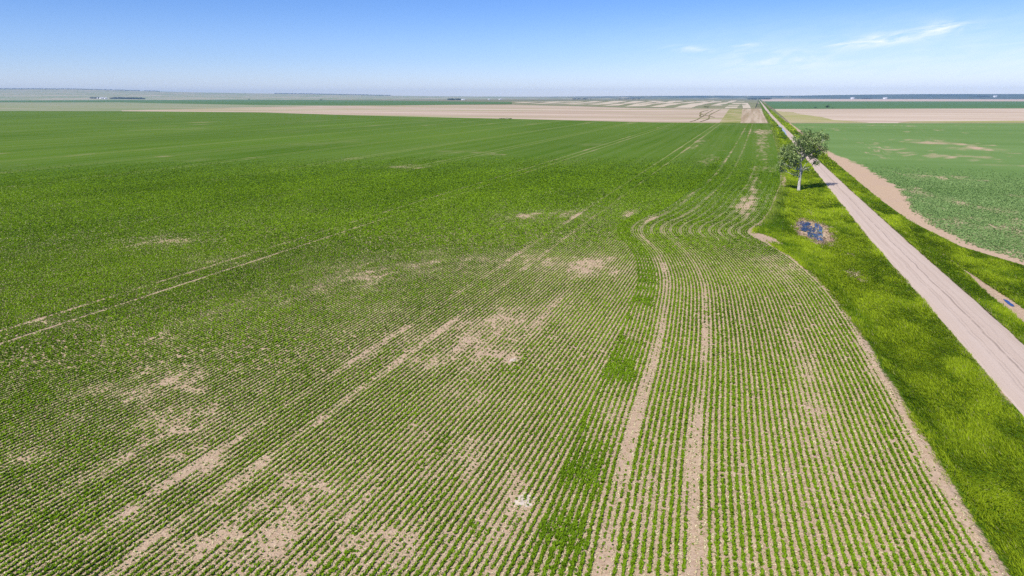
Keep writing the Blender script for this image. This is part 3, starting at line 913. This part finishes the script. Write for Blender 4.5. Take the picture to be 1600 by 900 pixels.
a, b, cc, col = clumps(X, Y, np.zeros(len(X)), 3, np.full(len(X), 0.13) * (1 + np.hypot(X, Y) / 250), 0.45, (0.05, 0.6), (0.42, 0.36, 0.18), (0.80, 0.72, 0.44), rng.random(len(X)))
tag(tri_cloud('straw_stubble', a, b, cc, col, M_LEAF), 'short pale straw stubble standing between the crop rows', 'stubble', kind='stuff')

# broad-leaved plants right of the road
n = 420000
X, Y = rng.uniform(30, 190, n), rng.uniform(70, 330, n)
k = in_view(X, Y, 60, 330, 10)
X, Y = X[k], Y[k]
u = X - redge_x(Y)
k = (u > 0) & (rng.random(len(X)) < pulse_cover(X, Y, u) * np.clip(1 - sstep(np.hypot(X, Y), 140, 300), 0, 1))
X, Y = X[k], Y[k]
tone = 0.2 + 0.6 * fbm(X / 9.0, Y / 9.0, 2, 3)
a, b, cc, col = clumps(X, Y, np.zeros(len(X)), 4, np.full(len(X), 0.23) * (1 + Y / 600), 0.95, (0.25, 0.6), (0.135, 0.245, 0.065), (0.32, 0.44, 0.165), tone)
tag(tri_cloud('pulse_plants', a, b, cc, col, M_LEAF), 'low blue green broad-leaved plants covering the right field', 'crop', kind='stuff')


# grass of both verges
def grass(name, side, label):
    A, B, Cc, K = [], [], [], []
    for lo, hi, dens, nl, size, wd in ((25, 75, 85, 5, 0.27, 0.17), (75, 140, 42, 5, 0.33, 0.24), (140, 260, 18, 4, 0.42, 0.36), (260, 520, 4, 4, 0.75, 0.5), (520, 1150, 0.8, 4, 1.2, 0.9)):
        y0, y1 = lo * 0.68, hi * 1.28 + 25
        wmax = 21.0 if side == 'l' else 40.0
        n = int((y1 - y0) * wmax * dens)
        Y = rng.uniform(y0, y1, n)
        if side == 'l':
            X = rng.uniform(0, 21.5, n)
            e0, e1 = np.where(Y > 722, road_l(Y) - 6.0, edge_x(Y)), road_l(Y)
        else:
            X = rng.uniform(22, 62, n)
            e0, e1 = road_r(Y), np.where(Y > 722, road_r(Y) + 6.0, redge_x(Y))
        k = in_view(X, Y, lo, hi, 8) & (X > e0 + 0.05) & (X < e1 - 0.02)
        X, Y, e0, e1 = X[k], Y[k], e0[k], e1[k]
        T = (X - e0) / (e1 - e0)
        Z = np.where(Y > 722, -0.1, left_ditch_z(T, Y) if side == 'l' else right_ditch_z(T, Y))
        wave = fbm(X / 1.8 + Y / 11.0, Y / 4.2, 2, 4)
        big = fbm(X / 5.0, Y / 15.0, 5, 3)
        if side == 'l':
            dens_k = 1 - sstep(1.12 - puddle_shape(X, Y), -0.05, 0.15) * 0.97
            dens_k *= 1 - 0.985 * np.exp(-(((X - 3.6 + (Y - 128) * 0.3) / 2.9) ** 2 + ((Y - 128.5) / 6.0) ** 2) ** 3)
            dens_k *= 1 - 0.9 * np.exp(-(((X - e0 - 0.8) / 0.8) ** 2 + ((Y - 222) / 20) ** 2) ** 2)
            dens_k *= 1 - 0.75 * sstep(fbm(Y / 6.0, Y * 0, 3, 3), 0.35, 0.6) * np.exp(-((X - e0) / 0.7) ** 2) * (Y < 150)
            dens_k *= 1 - 0.9 * np.exp(-((X - e0) / 0.9) ** 4) * (Y < 75) * sstep(fbm(Y / 5.0, Y * 0, 3, 3), 0.25, 0.45)
            edge_r = np.exp(-((e1 - X) / 0.5) ** 2)
        else:
            dens_k = 1 - sstep(drain_bare(X, Y), 0.3, 0.7)
            dens_k *= 1 - 0.8 * np.exp(-((e1 - X) / 0.5) ** 2)
            edge_r = np.exp(-((X - e0) / 0.5) ** 2)
        dens_k *= 1 - 0.5 * edge_r * sstep(fbm(Y / 1.7, Y * 0, 6, 2), 0.4, 0.6)
        k = rng.random(len(X)) < dens_k
        X, Y, Z, wave, big, T, e0, e1, edge_r = (q[k] for q in (X, Y, Z, wave, big, T, e0, e1, edge_r))
        la = 2.6 + 2.2 * (fbm(X / 6.0, Y / 9.0, 4, 2) - 0.5) * 2
        lean = (np.cos(la) * 0.55, np.sin(la) * 0.55)
        h = 0.55 + 0.9 * sstep(wave, 0.3, 0.7)
        if side == 'l':
            dk = (0.35 + 0.65 * sstep(Y, 45, 85)) * np.exp(-((X - e0 - 1.6) / 1.1) ** 2) * sstep(Y, 215, 195) + 0.9 * np.exp(-((X - 6.0) / 2.4) ** 2 - ((Y - 147) / 14) ** 2) + 1.0 * np.exp(-((X - 8.0 + (Y - 121) * 0.2) / 1.7) ** 2 - ((Y - 121) / 9) ** 2)
            dk = np.minimum(dk, 1) * (0.55 + 0.45 * sstep(big, 0.35, 0.6))         # taller rough grass along the field edge
            tone = 0.2 + 0.2 * (1 - sstep(Y, 45, 75)) - 0.38 * sstep(Y, 240, 420) + 0.80 * sstep(big * 0.5 + wave * 0.5, 0.30, 0.66) + 0.45 * np.exp(-((T - 0.5) / 0.16) ** 2) - 0.55 * dk
            h = h + 0.5 * dk
            weed = np.exp(-((X - e0 - 0.2) / 1.4) ** 2) * sstep(Y, 138, 150)      # yellow-green weeds beyond the corner
        else:
            tone = 0.18 + 0.82 * sstep(big * 0.5 + wave * 0.5, 0.34, 0.7)
            weed = np.zeros(len(X))
        tone = np.clip(tone, 0, 1.0)
        a, b, cc, col = clumps(X, Y, Z, nl, np.full(len(X), size), wd, (0.35, 0.8), (0.068, 0.145, 0.006), (0.33, 0.435, 0.018), tone, lean, h)
        wr = 0.8 * np.repeat(weed, nl)[:, None]
        col = col * (1 - wr) + np.array((0.23, 0.30, 0.045)) * wr
        dry = (rng.random(len(col)) < (0.02 + 0.10 * np.repeat(edge_r, nl)))[:, None]
        col = np.where(dry, np.array((0.40, 0.36, 0.17)), col)
        A.append(a); B.append(b); Cc.append(cc); K.append(col)
    return tag(tri_cloud(name, np.concatenate(A), np.concatenate(B), np.concatenate(Cc), np.concatenate(K), M_LEAF), label, 'grass', kind='stuff')


grass('ditch_grass', 'l', 'long bright green grass in the ditch left of the road')
grass('verge_grass', 'r', 'bright green grass on the verge right of the road')

# dead reeds standing in and round the ditch hollow, and dry clumps nearby
n = 9000
X, Y = rng.uniform(6, 19, n), rng.uniform(118, 172, n)
ps = puddle_shape(X, Y)
edge_k = np.exp(-((ps - 1.05) / 0.14) ** 2) * 1.0 + (ps < 1.0) * (0.04 + 0.5 * sstep(fbm(X / 0.8, Y / 2.0, 7, 2), 0.50, 0.62))
for cx, cy, ax, ay, s in [(15.4, 106.5, 0.5, 1.6, 0), (14.6, 126.4, 1.2, 1.0, 0.9), (13.8, 161, 0.6, 2.5, 0.7), (13.2, 166, 0.5, 2.0, 0.3), (15.6, 119.5, 1.3, 1.0, 0.35)]:
    edge_k = edge_k + s * np.exp(-((X - cx) / ax) ** 2 - ((Y - cy) / ay) ** 2)
k = rng.random(n) < edge_k
X, Y = X[k], Y[k]
X = np.concatenate([X, rng.normal(15.3, 0.45, 60), rng.normal(15.9, 0.3, 30)])
Y = np.concatenate([Y, rng.normal(106.5, 1.1, 60), rng.normal(103.0, 0.6, 30)])
tone = rng.random(len(X))
a, b, cc, col = clumps(X, Y, z_at(X, Y), 5, np.full(len(X), 0.42), 0.25, (0.1, 0.7), (0.22, 0.13, 0.08), (0.58, 0.47, 0.32), tone)
tag(tri_cloud('dead_reeds', a, b, cc, col, M_LEAF), 'dead tan reeds and straw round the water in the ditch', 'reeds', kind='stuff')


# ------------------------------------------------------------------ trees
def tube(pts, rad, n=8):
    p = np.array(pts, float)
    V, F = [], []
    for i in range(len(p)):
        d = p[min(i + 1, len(p) - 1)] - p[max(i - 1, 0)]
        d /= np.linalg.norm(d) + 1e-9
        s = np.cross(d, (0.3, 0.9, 0.2)); s /= np.linalg.norm(s)
        q = np.cross(d, s)
        for j in range(n):
            a = 2 * math.pi * j / n
            V.append(p[i] + rad[i] * (math.cos(a) * s + math.sin(a) * q))
    for i in range(len(p) - 1):
        for j in range(n):
            F.append((i * n + j, i * n + (j + 1) % n, (i + 1) * n + (j + 1) % n, (i + 1) * n + j))
    return np.array(V), np.array(F)


def join(parts):
    V, F, o = [], [], 0
    for v, f in parts:
        V.append(v); F.append(f + o); o += len(v)
    return np.concatenate(V), np.concatenate(F)


def bend(p0, p1, sag, n=6, jit=0.15):
    p0, p1 = np.array(p0, float), np.array(p1, float)
    t = np.linspace(0, 1, n)[:, None]
    p = p0 + (p1 - p0) * t
    p[:, 2] += sag * np.sin(np.pi * t[:, 0])
    p[1:-1] += rng.normal(0, jit, (n - 2, 3))
    return p


def mat_bark():
    m, b = new_mat('pale_bark')
    p = pos(b)
    n1 = b.noise(b.scaled(p, (3, 3, 0.8)), 1.0, 4.0, 0.7)
    c = b.mix(b.smooth(n1, 0.35, 0.65), (0.28, 0.25, 0.22), (0.62, 0.58, 0.53))
    return finish(m, b, c, 0.9, n1, 0.05)


m_bark = mat_bark()


def leaf_quads(cent, size, flat=0.5):
    n = len(cent)
    nrm = rng.normal(0, 1, (n, 3))
    nrm[:, 2] = np.abs(nrm[:, 2]) + 0.2
    nrm /= np.linalg.norm(nrm, axis=1)[:, None]
    t = np.cross(nrm, rng.normal(0, 1, (n, 3)))
    t /= np.linalg.norm(t, axis=1)[:, None]
    b = np.cross(nrm, t)
    s = (size * rng.uniform(0.6, 1.35, n))[:, None]
    return cent - t * s * 0.5, cent + b * s * 0.38, cent + t * s * 0.55, cent - b * s * 0.38


def crown(name, cent, size, c_lo, c_hi, tone, parent):
    a, b, c, d = leaf_quads(cent, size)
    n = len(cent)
    V = np.empty((n * 4, 3))
    V[0::4], V[1::4], V[2::4], V[3::4] = a, b, c, d
    k = np.clip(tone + rng.normal(0, 0.2, n), 0, 1)[:, None]
    col = np.asarray(c_lo) * (1 - k) + np.asarray(c_hi) * k
    return mesh_obj(name, V, np.arange(n * 4).reshape(n, 4), M_LEAF, parent, attrs={'tint': np.repeat(col, 4, 0)})


TX, TY = 12.8, 203.0
TZ = float(z_at(np.array(TX), np.array(TY)))
tree = bpy.data.objects.new('cottonwood_tree', None)
C.objects.link(tree)
tree.location = (TX, TY, TZ)
tag(tree, 'lone leafy cottonwood with pale forked trunk beside the gravel road', 'tree')


def rfz(r, f, z):                      # right / depth / up of the tree, turned to face the lane mouth
    return (r * CA - f * SA, r * SA + f * CA, z)


fork = rfz(0.15, 0.1, 5.6)
v1 = tube([rfz(0, 0, -0.3), rfz(0, 0, 0.4), rfz(0.03, 0, 2.0), rfz(0.05, 0.05, 4.0), fork], [0.55, 0.42, 0.36, 0.33, 0.36], 12)
v2 = tube(bend(fork, rfz(-0.1, 0.3, 10.3), 0, 6, 0.12), [0.34, 0.31, 0.28, 0.25, 0.2, 0.1], 10)
V, F = join([v1, v2])
mesh_obj('trunk', V, F, m_bark, tree, smooth=True)
LOBES = [(-4.4, 0.6, 9.4, 1.6, 1), (-5.6, -0.4, 7.5, 1.1, .55), (-2.2, -1.2, 8.4, 1.7, 1.1), (-2.0, 0.8, 6.6, 1.2, .9), (-3.0, 1.0, 11.6, 1.7, 1), (-1.4, -0.6, 14.0, 1.6, .8), (0.9, 0.4, 14.8, 1.5, .75), (3.2, -0.6, 14.2, 1.7, .9),
         (4.9, 0.6, 14.5, 1.0, .5), (3.8, -1.2, 11.7, 1.9, 1.1), (5.1, 0.2, 10.6, 1.2, .7), (0.2, 0.6, 13.2, 1.8, 1.0), (1.2, -1.6, 12.0, 1.6, .8), (0.9, 1.8, 10.0, 1.7, .7), (-0.9, -1.4, 12.6, 1.5, .8), (2.2, 0.2, 10.2, 1.4, .5), (3.6, 1.2, 9.3, 1.0, .35), (0.8, -0.2, 12.4, 1.7, .8), (6.0, 0.4, 14.1, 0.6, .2), (3.9, -0.4, 7.6, 0.7, .14), (1.4, 0.8, 5.9, 0.8, .12),
         (-3.4, -1.4, 10.0, 1.5, .9), (2.0, 2.2, 12.6, 1.9, .9), (-1.2, 2.4, 11.0, 2.0, .9), (-4.9, 0.8, 5.6, 0.8, .22), (-1.2, 0.2, 4.6, 0.7, .1), (0.2, -2.2, 10.9, 0.9, .3), (2.0, -2.3, 13.2, 1.2, .5), (-2.6, 2.6, 8.4, 1.4, .7), (-5.2, 0.3, 11.0, .9, .35)]
cents, tones = [], []
for i, (lr, lf, lz, rad, dens) in enumerate(LOBES):
    c0 = np.array(rfz(lr, lf, lz))
    st = fork if lz < 9.5 else rfz(0.0, 0.25, 8.0 + (i % 3) * 0.8)
    if lz < 6.0:
        st = rfz(0.05, 0.05, 3.6)
    br = [tube(bend(st, c0, -0.25 if lz < 8 else 0.35, 7, 0.16), np.linspace(0.17 if rad > 1 else 0.09, 0.035, 7), 7)]
    for _ in range(4):
        e = c0 + rng.normal(0, rad * 0.55, 3)
        br.append(tube(bend(c0 * 0.7 + np.array(st) * 0.3, e, 0.15, 5, 0.1), np.linspace(0.06, 0.018, 5), 5))
    V, F = join(br)
    mesh_obj('limb', V, F, m_bark, tree, smooth=True)
    nsub = int(6 + 15 * dens)
    for _ in range(nsub):
        dvec = rng.normal(0, 1, 3)
        dvec /= np.linalg.norm(dvec)
        sc = c0 + dvec * rad * rng.uniform(0.35, 1.4) * np.array((1, 1, 0.8))
        m = int(30 * rng.uniform(0.5, 1.4))
        cents.append(sc + rng.normal(0, 0.30, (m, 3)))
        tones.append(np.full(m, rng.uniform(0.1, 0.8)))
crown('crown', np.concatenate(cents), 0.31, (0.075, 0.135, 0.03), (0.46, 0.56, 0.22), np.concatenate(tones), tree)


def small_tree(name, x, y, z, h, wd, label, group=None, c_lo=(0.02, 0.05, 0.018), c_hi=(0.05, 0.095, 0.03), n=260, leaf=None, bush=False):
    root = bpy.data.objects.new(name, None)
    C.objects.link(root)
    root.location = (x, y, z)
    tag(root, label, 'bush' if bush else 'tree', group)
    if not bush:
        V, F = tube(bend((0, 0, -0.5), (0, 0, h * 0.6), 0, 4, h * 0.01), np.linspace(h * 0.035, h * 0.015, 4), 6)
        mesh_obj('trunk', V, F, m_bark, root, smooth=True)
    cs = []
    for _ in range(9):
        c0 = np.array((rng.normal(0, wd * 0.24), rng.normal(0, wd * 0.24), h * (rng.uniform(0.15, 0.75) if bush else rng.uniform(0.42, 0.86))))
        cs.append(c0 + rng.normal(0, 1, (n // 9, 3)) * np.array((wd * 0.14, wd * 0.14, h * 0.10)))
    cs = np.concatenate(cs)
    cs[:, 2] = np.maximum(cs[:, 2], 0.05)
    crown('crown', cs, leaf or h * 0.13, c_lo, c_hi, rng.random(len(cs)), root)
    return root


def gz(x, y):
    return float(hill_z(math.atan2(x, y), math.hypot(x, y)))


def base_z(x, y):
    r, bb = math.hypot(x, y), math.atan2(x, y)
    return max(gz(x, y), 0.0) if r > float(np.interp(bb, ang, R_IN)) else -0.05


small_tree('field_tree', 141, 1634, -0.05, 8.5, 8.5, 'small dark tree at the edge of the right stubble, the larger one')
small_tree('field_bush', 121, 1670, -0.05, 4.0, 5.0, 'tiny dark bush left of the small tree beyond the right stubble', bush=True)
small_tree('field_bush', 153, 1645, -0.05, 3.0, 4.0, 'low bush just right of the small tree beyond the right stubble', bush=True)
small_tree('field_tree', -3876, 4788, base_z(-3876, 4788), 11, 14, 'lone dark tree on the left plain nearest the farm shelterbelt')
small_tree('field_tree', -2881, 4313, base_z(-2881, 4313), 11, 22, 'wide low dark tree standing alone on the distant left plain')
for i, (x, y, s) in enumerate([(-266, 752, 1.0), (-260, 756, 0.8), (-271, 755, 0.7)]):
    small_tree('field_bush', x, y, 0, 1.8 * s, 5.5 * s, 'pale green bushes at the far edge of the crop beside the stubble', 'bushes at the far crop edge', (0.09, 0.16, 0.04), (0.16, 0.24, 0.07), 160, 0.5, True)
small_tree('field_bush', -103, 1600, 0, 6, 14, 'olive bush at the foot of the grey green strips', None, (0.09, 0.12, 0.03), (0.15, 0.17, 0.06), 200, 1.0, True)
for x, y, s, lab in [(15.0, 1180, 1.0, 'low dark shrub left of the road near the horizon'), (29, 1560, 1.2, 'dark shrub where the right stubble meets the road'), (31, 1625, 1.0, 'small shrub at the roadside corner of the far right crop')]:
    small_tree('roadside_shrub', x, y, -0.1, 2.2 * s, 5 * s, lab, None, (0.03, 0.07, 0.015), (0.07, 0.12, 0.03), 140, 0.5, True)


# far woods that read as one dark mass
def wood(name, p0, p1, n, h, depth, label, gaps=0.0):
    cs = []
    for i in range(n):
        q = rng.random()
        if gaps and vn(q * 14, 0.5, 3) < gaps:
            continue
        x, y = p0[0] + (p1[0] - p0[0]) * q + rng.normal(0, depth), p0[1] + (p1[1] - p0[1]) * q + rng.normal(0, depth)
        z = base_z(x, y)
        hh = h * rng.uniform(0.55, 1.1)
        c = rng.normal(0, 1, (34, 3)) * np.array((hh * 0.32, hh * 0.32, hh * 0.24)) + np.array((x, y, z + hh * 0.5))
        c[:, 2] = np.maximum(c[:, 2], z + 0.3)
        cs.append(c)
    cs = np.concatenate(cs)
    return tag(crown(name, cs, h * 0.38, (0.016, 0.042, 0.02), (0.04, 0.08, 0.035), rng.random(len(cs)), None), label, 'trees', kind='stuff')


wood('shelterbelt', (-5320, 4800), (-5080, 4886), 120, 15, 10, 'dark shelterbelt of trees right of the distant white farm sheds')
wood('shelterbelt', (-5510, 4740), (-5420, 4771), 40, 13, 8, 'short dark shelterbelt left of the distant white farm sheds')
wood('shelterbelt', (-2365, 5304), (-2262, 5340), 40, 13, 6, 'dark shelterbelt beside the far farmstead left of centre')
wood('shelterbelt', (-1759, 7039), (-1601, 7093), 34, 12, 8, 'dark shelterbelt on the skyline right of centre')
wood('shelterbelt', (-1420, 7600), (-1180, 7700), 50, 10, 14, 'thin distant wood on the skyline left of the road')
wood('shelterbelt', (-90, 7610), (130, 7680), 80, 13, 10, 'dark shelterbelt at the horizon just left of the road end', 0.25)
wood('shelterbelt', (1180, 9500), (1300, 9540), 26, 14, 10, 'small dark wood on the skyline above the right fields')
wood('shelterbelt', (2560, 10350), (2740, 10420), 40, 16, 10, 'dark clump of trees on the far right skyline')
wood('skyline_wood', (-10400, 6500), (-7100, 9900), 10, 12, 20, 'scattered trees along the top of the left hills')
wl = []
for lo, hi, h, gaps, lab in [(-100, 250, 13, 0.30, 'broken dark tree line along the crest of the left hills'), (430, 610, 12, 0.12, 'blue grey tree line along the crest right of the left hills')]:
    cs = []
    for pxx in np.linspace(lo, hi, 260):
        if vn(pxx / 14.0, 0.5, 3) < gaps:
            continue
        bb = math.radians(math.degrees(math.atan((pxx - 800) / 1121.5)) - YAW)
        r = R_OUT - 30 + rng.normal(0, 15)
        z = gz(r * math.sin(bb), r * math.cos(bb))
        hh = h * rng.uniform(0.6, 1.15)
        c = rng.normal(0, 1, (20, 3)) * np.array((hh * 0.5, hh * 0.4, hh * 0.24)) + np.array((r * math.sin(bb), r * math.cos(bb), z + hh * 0.4))
        cs.append(c)
    cs = np.concatenate(cs)
    tag(crown('skyline_wood', cs, 7.0, (0.016, 0.042, 0.02), (0.04, 0.08, 0.035), rng.random(len(cs)), None), lab, 'trees', kind='stuff')

# ------------------------------------------------------------------ distant farm buildings
m_white = mat_flat('white_metal_cladding', (0.78, 0.78, 0.78), 0.5, 0.05, 0.1)
m_roof = mat_flat('grey_metal_roof', (0.62, 0.63, 0.65), 0.45, 0.08, 0.1)
m_dark = mat_flat('dark_doorway', (0.08, 0.08, 0.09), 0.6, 0.1, 0.1)


def shed(x, y, w_, d_, h_, rz, label, group=None):
    root = bpy.data.objects.new('farm_shed', None)
    C.objects.link(root)
    root.location = (x, y, base_z(x, y) - 0.2)
    root.rotation_euler.z = rz
    tag(root, label, 'shed', group)
    a, b, rh = w_ / 2, d_ / 2, h_ * 1.45
    V = [(-a, -b, 0), (a, -b, 0), (a, b, 0), (-a, b, 0), (-a, -b, h_), (a, -b, h_), (a, b, h_), (-a, b, h_)]
    mesh_obj('wall', V, [(0, 1, 5, 4), (1, 2, 6, 5), (2, 3, 7, 6), (3, 0, 4, 7)], m_white, root)
    e = 0.5
    V = [(-a - e, -b - e, h_ + 0.02), (a + e, -b - e, h_ + 0.02), (a + e, 0, rh), (-a - e, 0, rh), (-a - e, b + e, h_ + 0.02), (a + e, b + e, h_ + 0.02)]
    mesh_obj('roof', V, [(0, 1, 2, 3), (3, 2, 5, 4)], m_roof, root)
    V = [(-a, -b, h_), (-a, b, h_), (-a, 0, rh - 0.1), (a, -b, h_), (a, b, h_), (a, 0, rh - 0.1)]
    for q in ((0, 2, 1), (3, 4, 5)):
        mesh_obj('gable', [V[i] for i in q], [(0, 1, 2)], m_white, root)
    dw = min(w_ * 0.25, 5)
    V = [(-dw / 2, -b - 0.06, 0), (dw / 2, -b - 0.06, 0), (dw / 2, -b - 0.06, h_ * 0.8), (-dw / 2, -b - 0.06, h_ * 0.8)]
    mesh_obj('door', V, [(0, 1, 2, 3)], m_dark, root)
    return root


def grain_bin(x, y, r, h, label, group=None):
    root = bpy.data.objects.new('grain_bin', None)
    C.objects.link(root)
    root.location = (x, y, base_z(x, y) - 0.2)
    tag(root, label, 'grain bin', group)
    V, F = tube([(0, 0, 0), (0, 0, h * 0.5), (0, 0, h)], [r, r, r], 20)
    mesh_obj('wall', V, F, m_white, root, smooth=True)
    V, F = tube([(0, 0, h), (0, 0, h + r * 0.5), (0, 0, h + r * 0.55)], [r + 0.2, 0.6, 0.05], 20)
    mesh_obj('roof', V, F, m_roof, root)


YR = R_(YAW)
shed(-5405, 4760, 34, 18, 8, YR + 0.25, 'long white farm shed in the gap of the left shelterbelt')
shed(-5368, 4768, 22, 14, 7, YR + 0.2, 'shorter white shed right of the long shed in the left shelterbelt')
grain_bin(-5435, 4745, 5, 10, 'pale round grain bin left of the long white farm shed')
shed(-2235, 5330, 30, 14, 6, YR, 'white barn right of the shelterbelt left of centre')
shed(-2375, 6290, 22, 14, 6, YR, 'white shed on the plain, nearest the white barn left of centre')
shed(-2275, 6320, 30, 14, 6, YR + 0.2, 'white shed on the plain, right one of two together left of centre')
shed(1085, 9480, 40, 20, 14, YR, 'pale building on the skyline beyond the right fields, leftmost there')
shed(1455, 9600, 44, 20, 14, YR, 'pale building on the skyline right of the small dark wood')
shed(2790, 10350, 44, 20, 14, YR, 'pale building right of the tree clump on the far right skyline')

# ------------------------------------------------------------------ air
HAZE = 5.5e-5
m, b = new_mat('summer_haze')
pv = b.n('ShaderNodeVolumePrincipled', {'Color': (0.48, 0.71, 1.0, 1), 'Density': HAZE, 'Anisotropy': 0.0})
m.node_tree.links.new(pv.outputs[0], b.n('ShaderNodeOutputMaterial').inputs['Volume'])
S, zb, zt = FAR_R + 60, -14.5, 170.0
V = [(-S, -S, zb), (S, -S, zb), (S, S, zb), (-S, S, zb), (-S, -S, zt), (S, -S, zt), (S, S, zt), (-S, S, zt)]
tag(mesh_obj('haze', V, [(3, 2, 1, 0), (4, 5, 6, 7), (0, 1, 5, 4), (1, 2, 6, 5), (2, 3, 7, 6), (3, 0, 4, 7)], m), 'thin blue summer haze over the whole plain', 'haze', kind='stuff')
print('crop tris', NCROP)
